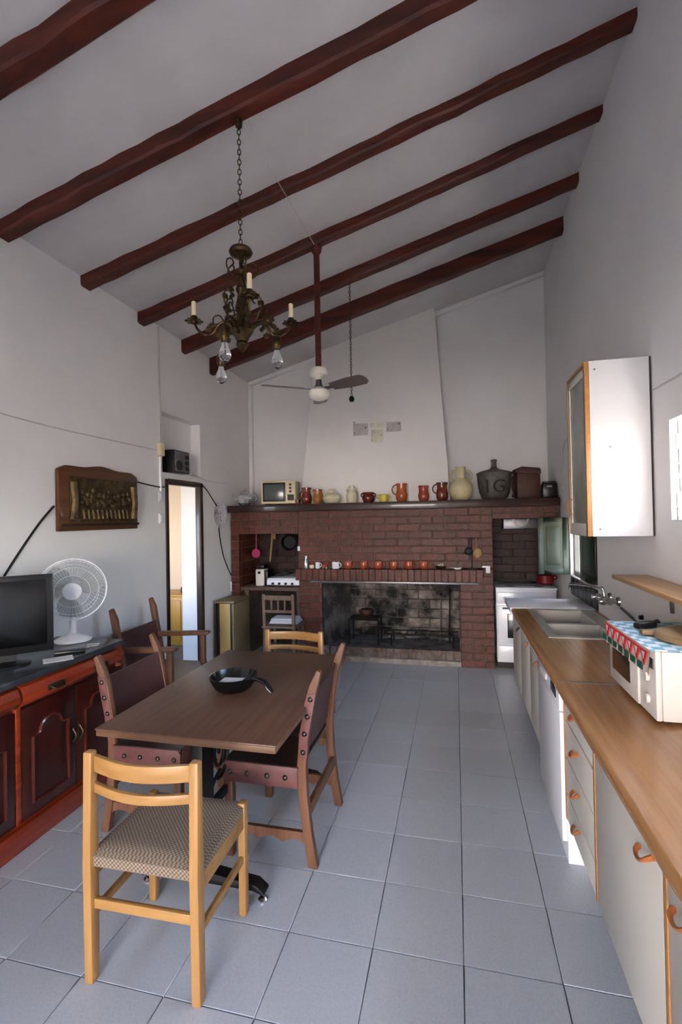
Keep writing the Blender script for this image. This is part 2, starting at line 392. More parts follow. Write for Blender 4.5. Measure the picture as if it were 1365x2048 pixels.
# doorway frame and the room beyond
t = tag(bpy.data.objects.new('door_1', None), 'open doorway with narrow dark wooden frame', None, None, 'structure'); COL.objects.link(t); t.location = (XL, DY0, 0)
G().bb((-.05, -.005, 0), (.012, .04, DZ)).obj('jamb', 'door_frame', t, .004)
G().bb((-.05, DY1-DY0-.05, 0), (.012, DY1-DY0+.005, DZ)).obj('jamb', 'door_frame', t, .004)
G().bb((-.05, .04, DZ-.05), (.012, DY1-DY0-.05, DZ+.005)).obj('lintel', 'door_frame', t, .004)
g = G()   # next room
X2 = -5.2
g.bb((X2-.1, 2.6, 0), (X2, 6.3, 2.7)); g.bb((X2, 6.2, 0), (XL, 6.3, 2.7)); g.bb((X2, 2.6, 0), (-4.9, 2.7, 2.7)); g.bb((-3.4, 2.6, 0), (XL-WT, 2.7, 2.7)); g.bb((-4.9, 2.6, 0), (-3.4, 2.7, .9)); g.bb((-4.9, 2.6, 2.2), (-3.4, 2.7, 2.7))
struct(g, 'wall_hall', 'beige_wall', 'warm beige walls of the room seen through the doorway')
struct(G().bb((X2-.1, 2.6, 2.7), (XL-WT, 6.3, 2.8)), 'ceiling_hall', 'beige_wall', 'ceiling of the room through the doorway')
struct(G().bb((X2-.1, 2.6, -.12), (XL-WT, 6.3, 0)), 'floor_hall', 'grout', 'floor of the room through the doorway')
portal('hall_window_portal', (-4.15, 2.55, 1.55), (-PI/2, 0, PI), 1.5, 1.3)
t = thing('wooden_cabinet', 'yellow wooden cabinet seen through the open doorway', 'cabinet', (-3.72, 5.75, 0))
G().bb((-.25, -.2, 0), (.3, .2, .62)).obj('body', 'yellow_cab', t, .006)
G().bb((-.27, -.22, .62), (.32, .22, .65)).obj('top', 'yellow_cab', t, .004)
G().bb((-.20, -.215, .06), (.02, -.2, .58)).obj('door', 'yellow_cab', t, .004); G().bb((.03, -.215, .06), (.25, -.2, .58)).obj('door', 'yellow_cab', t, .004)
g = G().lathe([(.045, 0), (.055, .02), (.055, .07), (.05, .08), (.045, .07), (.04, .02), (0, .015)], n=16)
t2 = thing('cooking_pot', 'small dark pot on the yellow cabinet beyond the doorway', 'pot', (-3.50, 5.70, .65)); g.obj('bowl', 'grey_metal', t2); G().tube([(.05, 0, .06), (.09, 0, .07), (.13, 0, .08)], .007).obj('handle', 'black_iron', t2)


# ---------------------------------------------------------------- fireplace
FY = 5.25
fp = thing('fireplace', 'wide red brick fireplace wall with open hearth and two side recesses', 'fireplace', (0, 0, 0))
fp['kind'] = 'structure'
BL, BH, BD, BJ = .243, .073, .06, .010
brick_me = {}
def brick(parent, m, c, size, n='brick'):
    k = (m, tuple(round(s, 3) for s in size))
    if k not in brick_me: brick_me[k] = G().box((0, 0, 0), size).mesh('brick', m, .003, 1)
    o = link(n, brick_me[k], parent); o.location = c; return o
def lay(parent, m, u0, u1, z0, z1, plane, pos, n=None, L=BL, H=BH, start=0):
    """courses over a rectangle; plane 'y' faces the room (u is x), plane 'x' faces along x (u is y); pos = face coordinate, bricks lie behind it"""
    courses = max(1, round((z1-z0)/(H+BJ))); ch = (z1-z0)/courses; rnd = random.Random(int((u0+9)*100+z0*10))
    for c in range(courses):
        z = z0+ch*(c+.5); u = u0-(0 if (c+start) % 2 == 0 else (L+BJ)/2)
        while u < u1-.012:
            a, b = max(u, u0), min(u+L, u1)
            if b-a > .018:
                d = rnd.uniform(0, .005)
                w = round(b-a, 2)
                if plane == 'y': brick(parent, m, ((a+b)/2, pos+BD/2-d, z), (w, BD, ch-BJ))
                else: brick(parent, m, (pos+(BD/2-d)*(n or 1), (a+b)/2, z), (BD, w, ch-BJ))
            u += L+BJ
RX0, RX1 = -2.50, -1.76     # left recess
SX0 = .37                   # stove recess starts
FX0, FX1 = -1.49, .03       # firebox
M0 = .006
g = G()   # mortar core behind the bricks
g.bb((-2.60, FY+M0, 1.435), (RX1, FY+.12, 1.69)); g.bb((RX1, FY+M0, 1.04), (SX0, FY+.12, 1.69)); g.bb((SX0, FY+M0, 1.565), (XR-.005, FY+.12, 1.69))
g.bb((-2.60, FY+M0, 0), (RX0-M0, FY+.63, 1.435)); g.bb((RX1+M0, FY+M0, 0), (FX0-M0, FY+.63, .95)); g.bb((FX1+M0, FY+M0, 0), (SX0-M0, FY+.63, 1.05))
g.bb((RX1+M0, FY+.02, .90), (SX0-M0, FY+.12, 1.05))
g.obj('masonry', 'mortar', fp, smooth=False)
g = G().bb((-2.60, FY+.05, 1.60), (XR-.005, YB-.002, 1.70)); g.obj('flue_slab', 'mortar', fp, smooth=False)
lay(fp, 'brick', -2.60, RX1, 1.435, 1.69, 'y', FY); lay(fp, 'brick', RX1, SX0, 1.045, 1.69, 'y', FY); lay(fp, 'brick', SX0, XR-.02, 1.565, 1.69, 'y', FY)
lay(fp, 'brick', -2.60, RX0, 0, 1.435, 'y', FY)
lay(fp, 'brick', RX1, FX0, 0, .90, 'y', FY); lay(fp, 'brick', FX1, SX0, 0, 1.045, 'y', FY)
# soldier-course ledge and hearth kerb
n = 29
for i in range(n):
    w = (0.265+1.775)/n; brick(fp, 'brick', (-1.775+w*(i+.5), FY-.03+random.uniform(-.003, .003), .975), (w-.008, .14, .128))
G().bb((-1.76, FY-.085, .918), (.25, FY+.05, 1.034)).obj('ledge_core', 'mortar', fp, smooth=False)
G().bb((-1.60, FY-.10, .885), (.22, FY+.02, .909)).obj('lintel_bar', 'grey_metal', fp, .003)
n = 19
for i in range(n):
    w = (FX1-FX0)/n; brick(fp, 'brick_ash', (FX0+w*(i+.5), FY+.03+random.uniform(-.004, .004), .115), (w-.01, .06, .10))
G().bb((FX0, FY+.008, 0), (FX1, FY+.63, .158)).obj('hearth', 'ash', fp, smooth=False)
G().bb((FX0-.02, FY-.012, 0), (FX1+.0, FY+.02, .058)).obj('hearth_kerb', 'rubble', fp, .006)
# firebox inside
FBY = FY+.60
def wall_obj(g, name, m): return g.obj(name, m, fp, smooth=False)
fbw = struct(G().bb((FX0, FBY+M0, .158), (FX1, FBY+.03, 1.35)), 'wall_firebox', 'soot', 'sooty brick back wall of the fireplace hearth')
lay(fbw, 'brick_sooty', FX0, FX1, .158, .95, 'y', FBY, L=.25, H=.10)
G().add([(FX0, FY+.06, .158), (FX0+.20, FBY, .158), (FX0+.20, FBY, 1.2), (FX0, FY+.06, 1.2), (FX0-.004, FBY, .158), (FX0-.004, FBY, 1.2)], [(0, 1, 2, 3), (0, 4, 1), (3, 2, 5), (1, 4, 5, 2), (0, 3, 5, 4)]).obj('cheek', 'soot', fp, smooth=False)
G().bb((FX1-.012, FY+.06, .158), (FX1+.006, FBY, 1.2)).obj('cheek', 'soot', fp, smooth=False)
G().bb((FX0, FY+.12, 1.2), (FX1, FBY, 1.22)).obj('throat', 'soot', fp, smooth=False)
# left recess linings
rb = struct(G().bb((RX0, FY+.62, 0), (RX1, FY+.645, 1.60)), 'wall_recess', 'mortar_soot_shade', 'brick back of the dark recess beside the hearth')
lay(rb, 'brick_soot_shade', RX0, RX1, .78, 1.565, 'y', FY+.615-BD+.05)
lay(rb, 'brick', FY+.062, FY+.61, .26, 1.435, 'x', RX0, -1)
G().bb((RX1+.0005, FY+.061, 0), (RX1+.02, FY+.615, 1.57)).obj('side', 'mortar_soot_shade', rb, smooth=False)
sb = struct(G().bb((SX0, FY+.55, 0), (XR-.003, FY+.60, 1.60)), 'wall_stove_recess', 'mortar_soot_shade', 'brick back of the recess behind the white stove')
lay(sb, 'brick_soot_shade', SX0+.01, XR-.01, .78, 1.565, 'y', FY+.545-BD+.05)
G().bb((SX0-.02, FY+.061, 0), (SX0-.0005, FY+.55, 1.57)).obj('side', 'mortar_soot_shade', sb, smooth=False)

# mantel shelf
t = thing('mantel_shelf', 'long dark wooden mantel beam above the brick fireplace', 'mantel', (-.80, 5.22, 1.69)); t['kind'] = 'structure'
G().bb((-1.80, -.06, 0), (1.82, .68, .08)).obj('plank', 'mantel', t, .006)
MZ = 1.77
# chimney hood
HB, HT = 5.46, 5.72
def hood_y(z): return HB+(HT-HB)*(z-MZ)/2.1
g = G()
b0, b1, t0, t1 = -1.80, -.05, -1.66, -.19
zt0, zt1 = zc(t0, HT)+.02, zc(t1, HT)+.02
g.add([(b0, HB, MZ), (b1, HB, MZ), (t1, HT, zt1), (t0, HT, zt0), (b0, YB, MZ), (b1, YB, MZ), (t1, YB, zt1), (t0, YB, zt0)],
      [(0, 1, 2, 3), (1, 5, 6, 2), (4, 0, 3, 7), (5, 4, 7, 6), (3, 2, 6, 7), (0, 4, 5, 1)])
ho = struct(g, 'wall_hood', 'plaster_hood', 'tapering white plaster chimney hood above the mantel', .012, True)
# picture tiles on the hood
def htile(pxx, pyy, w, h, m, lab, rot):
    p = at(pxx, pyy, y=5.56); p.y = hood_y(p.z)-.006
    for _ in range(3): p = at(pxx, pyy, y=hood_y(p.z)-.004)
    o = one(G().box((0, 0, 0), (w, .012, h)), 'ceramic_tile', m, lab, 'tile', p, 0, .002, 'picture tiles on the hood')
    o.rotation_euler = (-math.atan((HT-HB)/2.1), 0, 0); return o
htile(722, 857, .18, .175, 'tilepic_grey', 'grey picture tile on the cream television side of the hood tile cross', 0)
htile(788, 849, .175, .175, 'tilepic_grey', 'grey picture tile on the big water bottle side of the hood tile cross', 0)
htile(761, 842, .10, .17, 'tilepic_cream', 'cream picture tile at the top of the hood tile cross', 0)
htile(746, 846, .065, .11, 'tilepic_cream', 'narrow plain cream tile wedged in the middle of the hood tile cross', 0)
htile(755, 872, .145, .15, 'tilepic_cream', 'cream picture tile at the foot of the hood tile cross', 0)

# ---------------------------------------------------------------- pots on the mantel
MY = 5.31
SM = .0056
def mpos(pxx, y=MY): p = at(pxx, 1000, y=y); return Vector((p.x, y, MZ))
def handle(side, r0, z0, z1, out, r=.007, n=8):
    zc_ = (z0+z1)/2; h = (z1-z0)/2
    return [(side*(r0+out*math.sin(PI*i/n)), 0, zc_-h*math.cos(PI*i/n)) for i in range(n+1)]
def pot(name, lab, cat, pxx, prof, m, handles=(), rim=None, y=MY, rz=0, n=22, loc=None, group=None):
    t = thing(name, lab, cat, loc or mpos(pxx, y), rz, group)
    inner = [(max(0, r-.006), z) for r, z in prof[::-1] if z > .012]
    G().lathe([(0, 0)]+prof+inner+[(0, .012)], n=n).obj('body', m, t)
    for hd in handles:
        mm = hd[6] if len(hd) > 6 else m
        G().tube(handle(*hd[:5]), hd[5] if len(hd) > 5 else .007, 8).obj('handle', mm, t)
    if rim: r, z, mm = rim; G().lathe([(r-.006, z-.018), (r+.0025, z-.018), (r+.0035, z+.001), (r-.006, z+.002), (r-.006, z-.018)], n=n).obj('rim', mm, t)
    return t
jug = lambda R, H, neck=.75, lip=.85: [(R*.7, 0), (R*.95, H*.18), (R, H*.38), (R*.88, H*.55), (R*neck, H*.68), (R*neck, H*.85), (R*lip, H)]
cup = lambda R, H: [(R*.72, 0), (R*.95, H*.2), (R, H*.45), (R*.92, H*.7), (R*.95, H)]
# silver glass teapot
t = thing('glass_teapot', 'shiny silvery glass teapot at the wall end of the mantel', 'teapot', mpos(490, 5.27))
G().lathe([(.04, 0), (.085, .03), (.10, .075), (.085, .12), (.05, .145), (.045, .15)], n=10).obj('body', 'silver_glass', t, smooth=False)
G().lathe([(.05, .148), (.04, .165), (.012, .175), (.014, .19), (0, .197)], n=10).obj('lid', 'silver_glass', t, smooth=False)
G().tube([(-.09, 0, .06), (-.13, 0, .09), (-.155, 0, .14)], [.018, .013, .01], 8).obj('spout', 'silver_glass', t)
G().tube(handle(1, .085, .04, .13, .06), .006).obj('handle', 'silver_glass', t)
# portable television
t = thing('portable_television', 'cream portable television with grey screen on the mantel', 'television', mpos(562, 5.42), math.radians(8))
G().bb((-.205, -.13, .012), (.205, .16, .285)).obj('case', 'cream_plastic', t, .012)
G().bb((-.185, -.137, .04), (.085, -.128, .262)).obj('bezel', 'black_plastic', t, .008)
G().bb((-.165, -.143, .06), (.065, -.134, .242)).obj('screen', 'crt_screen', t, .012, 3)
for k, z in enumerate((.235, .195, .155)): G().cyl((.145, -.13, z), (.145, -.15, z), .014).obj('knob', 'black_plastic', t)
G().bb((.11, -.134, .05), (.185, -.128, .12)).obj('speaker_grille', 'dark_edge', t)
for sx in (-.15, .15): G().bb((sx-.02, -.10, 0), (sx+.02, .12, .014)).obj('foot', 'black_plastic', t)
pot('clay_jar', 'tiny dark clay jar beside the cream television', 'jar', 596, cup(.032, .055), 'brown_glaze', rim=(.03, .055, 'dark_rim'), y=5.26)
pot('clay_jug', 'dark brown glazed jug standing between the tiny jar and the ochre mug', 'jug', 614, jug(.062, .19), 'brown_glaze', [(-1, .045, .06, .15, .035)], (.053, .19, 'brown_glaze'))
pot('clay_mug', 'two-tone ochre and brown tall mug on the mantel', 'mug', 636, jug(.055, .165, .85, .95), 'ochre_glaze', [(1, .045, .05, .13, .012)], (.052, .165, 'brown_glaze'))
t = pot('clay_canteen', 'squat cream clay water jar with loop handle on top', 'jar', 664, [(.06, 0), (.088, .02), (.105, .055), (.09, .09), (.05, .112), (.02, .12), (.018, .145), (.022, .15)], 'cream_clay')
G().tube(arc(0, .115, .045, 0, 180, 8), .009).obj('top_handle', 'cream_clay', t)
G().tube([(-.075, 0, .09), (-.10, 0, .12)], [.012, .008], 8).obj('spout', 'cream_clay', t)
pot('clay_bottle', 'slim cream clay bottle beside the dark red pot', 'bottle', 704, [(.05, 0), (.06, .03), (.06, .09), (.045, .125), (.02, .145), (.018, .185), (.024, .20)], 'cream_clay', [(1, .02, .11, .185, .035), (-1, .02, .11, .185, .035)])
pot('clay_pot', 'dark red glazed pot with two small handles on the mantel', 'pot', 737, [(.045, 0), (.068, .03), (.070, .06), (.058, .09), (.066, .115)], 'darkred_glaze', [(1, .06, .065, .105, .022), (-1, .06, .065, .105, .022)])
pot('clay_pot', 'small yellow glazed pot with two handles on the mantel', 'pot', 768, [(.035, 0), (.052, .02), (.055, .05), (.05, .075), (.056, .085)], 'yellow_glaze', [(1, .048, .04, .075, .02), (-1, .048, .04, .075, .02)])
pot('clay_jug', 'bright orange jug with a big handle beside the yellow pot', 'jug', 804, jug(.066, .20, .82, .9), 'orange_glaze', [(-1, .05, .08, .19, .055)], (.059, .20, 'orange_glaze'))
pot('clay_mug', 'orange-red tall mug without visible handle between two jugs', 'mug', 848, jug(.060, .17, .86, .98), 'terra_red')
pot('clay_jug', 'red-brown jug with near-black rim beside the big cream bottle', 'jug', 885, jug(.066, .195, .8, .9), 'brown_glaze', [(-1, .05, .08, .18, .05)], (.06, .195, 'dark_rim'))
pot('clay_bottle', 'big cream two-handled water bottle on the mantel', 'bottle', 923, [(.085, 0), (.115, .04), (.13, .11), (.12, .17), (.085, .21), (.05, .235), (.046, .30), (.05, .345), (.055, .36)], 'olive_clay', [(1, .055, .20, .32, .06, .012), (-1, .055, .20, .32, .06, .012)], y=5.33)
# bronze lidded pot with raised marks
t = thing('lidded_pot', 'big dark bronze pot with pointed lid and raised 1G marks', 'pot', mpos(990, 5.40))
G().lathe([(.0, 0), (.11, 0), (.135, .02), (.158, .08), (.170, .15), (.178, .24), (.18, .27), (.165, .27)], n=28).obj('body', 'bronze_pot', t)
lid = G().lathe([(.183, .268), (.185, .285), (.15, .302), (.08, .32), (.04, .335), (.03, .35), (.026, .40), (.033, .415), (.03, .43), (0, .437)], n=28).obj('lid', 'bronze_pot', t)
for i, ch in enumerate('1G'):
    fc = bpy.data.curves.new('mark', 'FONT'); fc.body = ch; fc.size = .19; fc.extrude = .012; fc.align_x = 'CENTER'
    tmp = bpy.data.objects.new('mark', fc); COL.objects.link(tmp); dg = bpy.context.evaluated_depsgraph_get(); me = bpy.data.meshes.new_from_object(tmp.evaluated_get(dg)); bpy.data.objects.remove(tmp)
    me.materials.clear(); me.materials.append(MATS['raised_mark']); o = link('raised_mark', me, t); a = (-.50, .22)[i]
    o.location = (.162*math.sin(a), -.162*math.cos(a), .075); o.rotation_euler = (PI/2+.11, 0, a)
# leather canteen
t = thing('wooden_canteen', 'dark brown leather-covered wooden canteen with lid and side strap', 'canteen', mpos(1055, 5.38), math.radians(4))
G().bb((-.115, -.09, 0), (.12, .09, .27)).obj('body', 'canteen_leather', t, .02)
G().prism([(-.13, .27), (.13, .255), (.12, .315), (-.06, .335), (-.13, .31)], 'y', -.095, .095).obj('lid', 'canteen_leather', t, .012)
G().tube([(-.12, -.03, .28), (-.145, -.03, .22), (-.148, -.03, .12), (-.13, -.03, .03)], [.018, .022, .022, .018], 8, flat=.6).obj('strap', 'canteen_leather', t)
G().tube([(-.12, -.02, .06), (-.14, -.02, .05), (-.143, -.02, .015)], .014, 6).obj('spout', 'leather_dark', t)
t = thing('canister', 'small black canister on the mantel beside the leather canteen', 'canister', mpos(1099, 5.36))
G().bb((-.072, -.06, 0), (.072, .06, .155)).obj('body', 'black_plastic', t, .015); G().bb((-.06, -.05, .155), (.06, .05, .175)).obj('lid', 'black_plastic', t, .008); G().bb((-.03, -.063, .11), (.02, -.059, .13)).obj('label_strip', 'grey_metal', t)

# ---------------------------------------------------------------- things on the hearth ledge
LZ = 1.0395; LY = FY-.035
def lpos(pxx): p = at(pxx, 1137, y=LY); return Vector((p.x, LY, LZ))
t = thing('glass_cruet', 'small clear glass cruet at the recess end of the ledge', 'cruet', lpos(613))
G().lathe([(0, 0), (.022, 0), (.026, .02), (.022, .07), (.012, .10), (.011, .12)], n=14).obj('body', 'silver_glass', t); G().lathe([(.012, .118), (.014, .14), (0, .145)], n=12).obj('stopper', 'white_plastic', t)
pot('clay_cup', 'tiny grey-brown clay cup beside the glass cruet', 'cup', 0, cup(.028, .06), 'cream_clay', rim=(.027, .06, 'brown_glaze'), loc=lpos(624), n=16)
pot('ceramic_mug', 'narrow white cup on the hearth ledge beside the figurine', 'cup', 0, [(.024, 0), (.026, .01), (.027, .07)], 'white_enamel', [(1, .026, .015, .06, .018, .004)], loc=lpos(636), n=16)
t = thing('figurine', 'small clay animal figurine between the two white cups', 'figurine', lpos(650))
G().ball((0, 0, .03), .026, sc_=(1.25, .8, .9)).ball((.022, 0, .06), .016).ball((.034, 0, .056), .008).obj('body', 'terracotta', t)
for sx in (-.018, .018): G().cyl((sx, 0, 0), (sx, 0, .02), .008, n=8).obj('leg', 'cream_clay', t)
pot('ceramic_mug', 'wide white mug on the hearth ledge beside the orange mugs', 'mug', 0, [(.036, 0), (.042, .012), (.042, .075)], 'white_enamel', [(1, .04, .015, .062, .022, .005)], loc=lpos(672), n=18)
first = None
for pxx in (697, 728, 757, 788, 818, 848):
    if first is None:
        first = pot('clay_mug', 'round orange-red clay mug in the row on the hearth ledge', 'mug', 0, [(.03, 0), (.046, .015), (.051, .045), (.046, .072), (.044, .085)], 'terracotta', [(1, .046, .02, .072, .026, .006)], loc=lpos(pxx), n=18, group='orange mugs on the hearth ledge')
    else: c = copy_tree(first); c.location = lpos(pxx)
mugs = [x for x in COL.objects if x.name.startswith('clay_mug') and x.get('group')]
for i, o in enumerate(mugs): o.rotation_euler.z = (-.2, .5, .3, .9, .2, .1)[i % 6]
mugs[0]['label'] = 'round orange-red clay mug next to the wide white mug'; mugs[-1]['label'] = 'round orange-red clay mug next to the dark bowl of sprigs'
t = pot('clay_bowl', 'dark little bowl holding green sprigs on the ledge', 'bowl', 0, [(.025, 0), (.05, .018), (.058, .035)], 'dark_rim', loc=lpos(882), n=16)
g = G()
for i in range(9): a = i*2.4; g.ball((.025*math.cos(a), .02*math.sin(a), .04+.008*(i % 3)), .012, 6, 5)
g.obj('sprigs', 'olive_clay', t)
t = thing('ladle_rest', 'white spoon rest with short handle lying on the ledge', 'spoon rest', lpos(916)); G().lathe([(0, .004), (.03, 0), (.042, .012), (.045, .02), (.03, .008), (0, .006)], n=16).obj('dish', 'white_enamel', t); G().tube([(-.04, 0, .015), (-.085, 0, .022)], [.01, .006], 8, flat=.5).obj('handle', 'white_enamel', t)
t = thing('ladle_stand', 'black iron stand with a hanging black ladle and wooden spatula', 'utensil stand', lpos(945))
G().bb((-.05, -.03, 0), (.05, .03, .012)).obj('base', 'black_iron', t, .003); G().cyl((0, 0, .012), (0, 0, .33), .005, n=8).obj('post', 'black_iron', t); G().cyl((-.05, 0, .325), (.06, 0, .325), .004, n=8).obj('crossbar', 'black_iron', t)
G().ball((-.032, -.014, .19), .042, sc_=(1, .35, 1)).tube([(-.03, -.01, .22), (-.03, -.01, .33)], .005, 6).obj('ladle', 'black_iron', t)
G().ball((.058, -.012, .17), .045, sc_=(1, .25, 1.25)).tube([(.05, -.01, .21), (.045, -.01, .33)], .006, 6).obj('spatula', 'spoonwood', t)
one(G().bb((-.022, -.006, 0), (.022, .006, .075)).bb((-.06, -.004, .055), (-.02, .004, .075)), 'match_holder', 'white_plastic', 'small white bracket fixed to the bricks at the end of the ledge', 'bracket', (at(977, 1155, y=FY).x, FY-.011, 1.0), 0, .003)

# ---------------------------------------------------------------- hearth irons
HZ = .158
t = thing('iron_trivet', 'black iron trivet table standing in the hearth', 'trivet', (-1.05, 5.52, HZ))
for x in (-.17, .17):
    for y in (-.12, .12): G().cyl((x, y, 0), (x, y, .28), .009, n=8).obj('leg', 'black_iron', t)
G().tube([(-.17, -.12, .28), (.17, -.12, .28), (.17, .12, .28), (-.17, .12, .28)], .009, 6, True).obj('frame', 'black_iron', t)
for i in range(5): G().cyl((-.17, -.1+.05*i, .285), (.17, -.1+.05*i, .285), .005, n=6).obj('bar', 'black_iron', t)
pot('iron_pot', 'small dark red pot sitting on the iron trivet', 'pot', 0, [(.05, 0), (.075, .03), (.08, .07), (.07, .09)], 'canteen_leather', [(1, .07, .04, .08, .02), (-1, .07, .04, .08, .02)], loc=(-1.03, 5.52, HZ+.291), n=16)
t = thing('fire_grate', 'low black iron fire grate across the hearth', 'grate', (-.35, 5.50, HZ))
G().cyl((-.42, -.1, .13), (.35, -.1, .13), .008, n=8).obj('rail', 'black_iron', t); G().cyl((-.42, .1, .13), (.35, .1, .13), .008, n=8).obj('rail', 'black_iron', t)
for x in (-.38, .30):
    for y in (-.1, .1): G().cyl((x, y, 0), (x, y, .13), .008, n=8).obj('leg', 'black_iron', t)
for i in range(9): G().cyl((-.38+.085*i, -.1, .135), (-.38+.085*i, .1, .135), .005, n=6).obj('bar', 'black_iron', t)
for k, (x, l, lab) in enumerate(((-.20, .56, 'rusty fire poker leaning near the middle of the hearth'), (-.10, .62, 'thin fire tongs leaning in the hearth near the stove-side pier'))):
    t = thing('fire_iron', lab, 'fire iron', (x, 5.64, HZ)); G().tube([(0, 0, 0), (.01, .08, l*.5), (.015, .13, l*.9)], .008, 8).obj('rod', ('grey_metal', 'black_iron')[k], t); G().ball((.016, .135, l*.93), .018, 10, 6).obj('knob', 'black_iron', t)
t = thing('ash_heap', 'pale heap of ash and burnt wood bits in the hearth', 'ash heap', (-.45, 5.755, HZ)); t['kind'] = 'stuff'
g = G(); rnd = random.Random(5)
for i in range(40):
    x = rnd.gauss(0, .22); g.ball((max(-.6, min(.38, x)), rnd.uniform(-.05, .04), .012+.08*math.exp(-(x/.25)**2)*rnd.random()), rnd.uniform(.02, .05), 7, 5, (1.2, .8, .6))
g.obj('ash', 'ash', t)

# ---------------------------------------------------------------- left recess
t = thing('recess_counter', 'rough slab counter in the recess beside the hearth', 'counter', (-2.13, 5.55, 0)); t['kind'] = 'structure'
G().bb((-.367, -.28, .77), (.367, .30, .81)).obj('slab', 'mortar', t, .004)
for x in (-.33, .33): G().bb((x-.03, -.2, 0), (x+.03, .28, .77)).obj('support', 'mortar', t)
t = thing('gas_hob', 'white enamel tabletop gas hob in the recess', 'hob', (-1.98, 5.50, .811))
G().prism([(-.20, .02), (-.20, .065), (-.175, .10), (.20, .115), (.20, .02)], 'x', -.20, .20).obj('body', 'white_enamel', t, .006)
for x in (-.12, -.04, .04, .12): G().cyl((x, -.2, .04), (x, -.222, .04), .014, n=12).obj('knob', 'black_plastic', t)
for x in (-.09, .09): G().lathe([(.03, 0), (.04, .006), (.02, .012), (0, .012)], (x, .02, .108), 14).obj('burner', 'black_iron', t)
for x in (-.09, .09):
    G().tube([(x-.06, -.05, .125), (x+.06, -.05, .125), (x+.06, .1, .13), (x-.06, .1, .13)], .004, 6, True).obj('pan_support', 'grey_metal', t)
for x in (-.17, .17):
    for y in (-.17, .17): G().cyl((x, y, 0), (x, y, .022), .015, n=8).obj('foot', 'black_plastic', t)
t = thing('coffee_grinder', 'pale grey countertop appliance with black top in the recess', 'appliance', (-2.29, 5.42, .811))
G().bb((-.055, -.07, 0), (.055, .08, .20)).obj('body', 'white_lam', t, .015); G().bb((-.05, -.06, .20), (.05, .07, .25)).obj('hopper', 'black_plastic', t, .012); G().bb((.055, -.06, 0), (.10, .07, .18)).obj('side_unit', 'black_plastic', t, .01); G().cyl((0, -.07, .16), (0, -.085, .16), .016).obj('knob', 'black_plastic', t)
RB = FY+.61-.055
t = thing('strainer', 'pink plastic strainer hanging in the dark recess', 'strainer', (at(513, 1100, y=5.5).x, 5.5, 1.19)); g = G().lathe([(0, -.01), (.05, 0), (.055, .01)], n=18, M=Matrix.Rotation(PI/2, 4, 'X')); g.obj('disc', 'pink', t); G().cyl((0, 0, .05), (0, 0, .24), .006, n=8).obj('handle', 'pink', t)
t = thing('wooden_paddle', 'long wooden paddle hanging in the recess beside the black pan', 'paddle', (at(543, 1100, y=5.55).x, 5.55, 1.08)); G().tube([(-.02, 0, 0), (.02, 0, .35)], [.012, .016], 8).obj('handle', 'spoonwood', t); G().box((.035, 0, .36), (.05, .012, .16)).obj('blade', 'spoonwood', t, .005)
pz = at(578, 1085, y=5.5)
t = thing('frying_pan', 'black frying pan hanging at the top of the recess', 'frying pan', (pz.x, 5.5, pz.z)); G().lathe([(0, .03), (.075, .03), (.098, 0), (.10, 0), (.08, .036), (0, .036)], n=24, M=Matrix.Rotation(PI/2, 4, 'X')@Matrix.Rotation(PI, 4, 'X')).obj('bowl', 'pan_black', t); G().tube([(0, 0, .095), (-.01, -.005, .17)], [.012, .009], 8, flat=.5).obj('handle', 'pan_black', t)
for sx, z, lab in ((597, 1097, 'white wall socket on the brick edge above the ledge cruet'),): 
    p = at(sx, z, y=FY); one(G().bb((-.014, -.012, -.025), (.014, 0, .025)), 'wall_socket', 'white_plastic', lab, 'socket', (p.x+.01, FY-.006, p.z), 0, .004)

# ---------------------------------------------------------------- stove
t = thing('gas_stove', 'white freestanding gas stove in the brick recess', 'stove', (.69, 5.25, 0))
G().bb((-.295, .02, .07), (.295, .50, .83)).obj('body', 'white_enamel', t, .006)
G().bb((-.29, .06, 0), (.29, .48, .07)).obj('plinth', 'dark_edge', t)
od = G().bb((-.285, -.005, .27), (.285, .02, .66)).obj('oven_door', 'white_enamel', t, .006)
G().bb((-.19, -.010, .33), (.19, -.003, .58)).obj('oven_window', 'dark_glass', od, .004); G().cyl((-.24, -.035, .64), (.24, -.035, .64), .009, n=8).box((-.22, -.015, .64), (.014, .04, .014)).box((.22, -.015, .64), (.014, .04, .014)).obj('oven_handle', 'grey_metal', od)
G().bb((-.285, -.003, .085), (.285, .02, .245)).obj('drawer', 'white_enamel', t, .005)
G().bb((-.285, 0, .68), (.285, .02, .80)).obj('control_panel', 'white_enamel', t, .004)
for i in range(5): G().cyl((-.21+.105*i, 0, .74), (-.21+.105*i, -.025, .74), .018, n=12).obj('knob', 'white_plastic', t)
G().bb((-.298, -.005, .83), (.298, .505, .85)).obj('hob_top', 'white_enamel', t, .005)
for x in (-.14, .14):
    for y in (.13, .37): G().lathe([(.05, 0), (.045, .008), (.02, .012), (0, .012)], (x, y, .85), 16).obj('burner', 'grey_metal', t)
G().tube([(-.26, .03, .87), (.26, .03, .87), (.26, .47, .87), (-.26, .47, .87)], .005, 6, True).obj('pan_grid', 'grey_metal', t)
t = thing('extractor_fan', 'grey metal extractor fan box fixed in the stove recess', 'extractor', (at(1040, 1050, y=5.6).x, 5.62, 1.45))
G().bb((-.18, -.12, 0), (.18, .1, .11)).obj('case', 'grey_metal', t, .006); G().tube(arc(0, .11, .075, 180, 360, 12, lambda u, w: (u, -.124, w)), .006, 6).obj('fan_rim', 'white_lam', t)
p = at(1110, 1178, y=5.0)
pot('red_saucepan', 'dark red saucepan on the stove near the wall', 'saucepan', 0, [(.07, 0), (.085, .01), (.088, .09)], 'red_plastic', [(1, .085, .05, .08, .03)], loc=(.90, 5.40, .876), n=18)

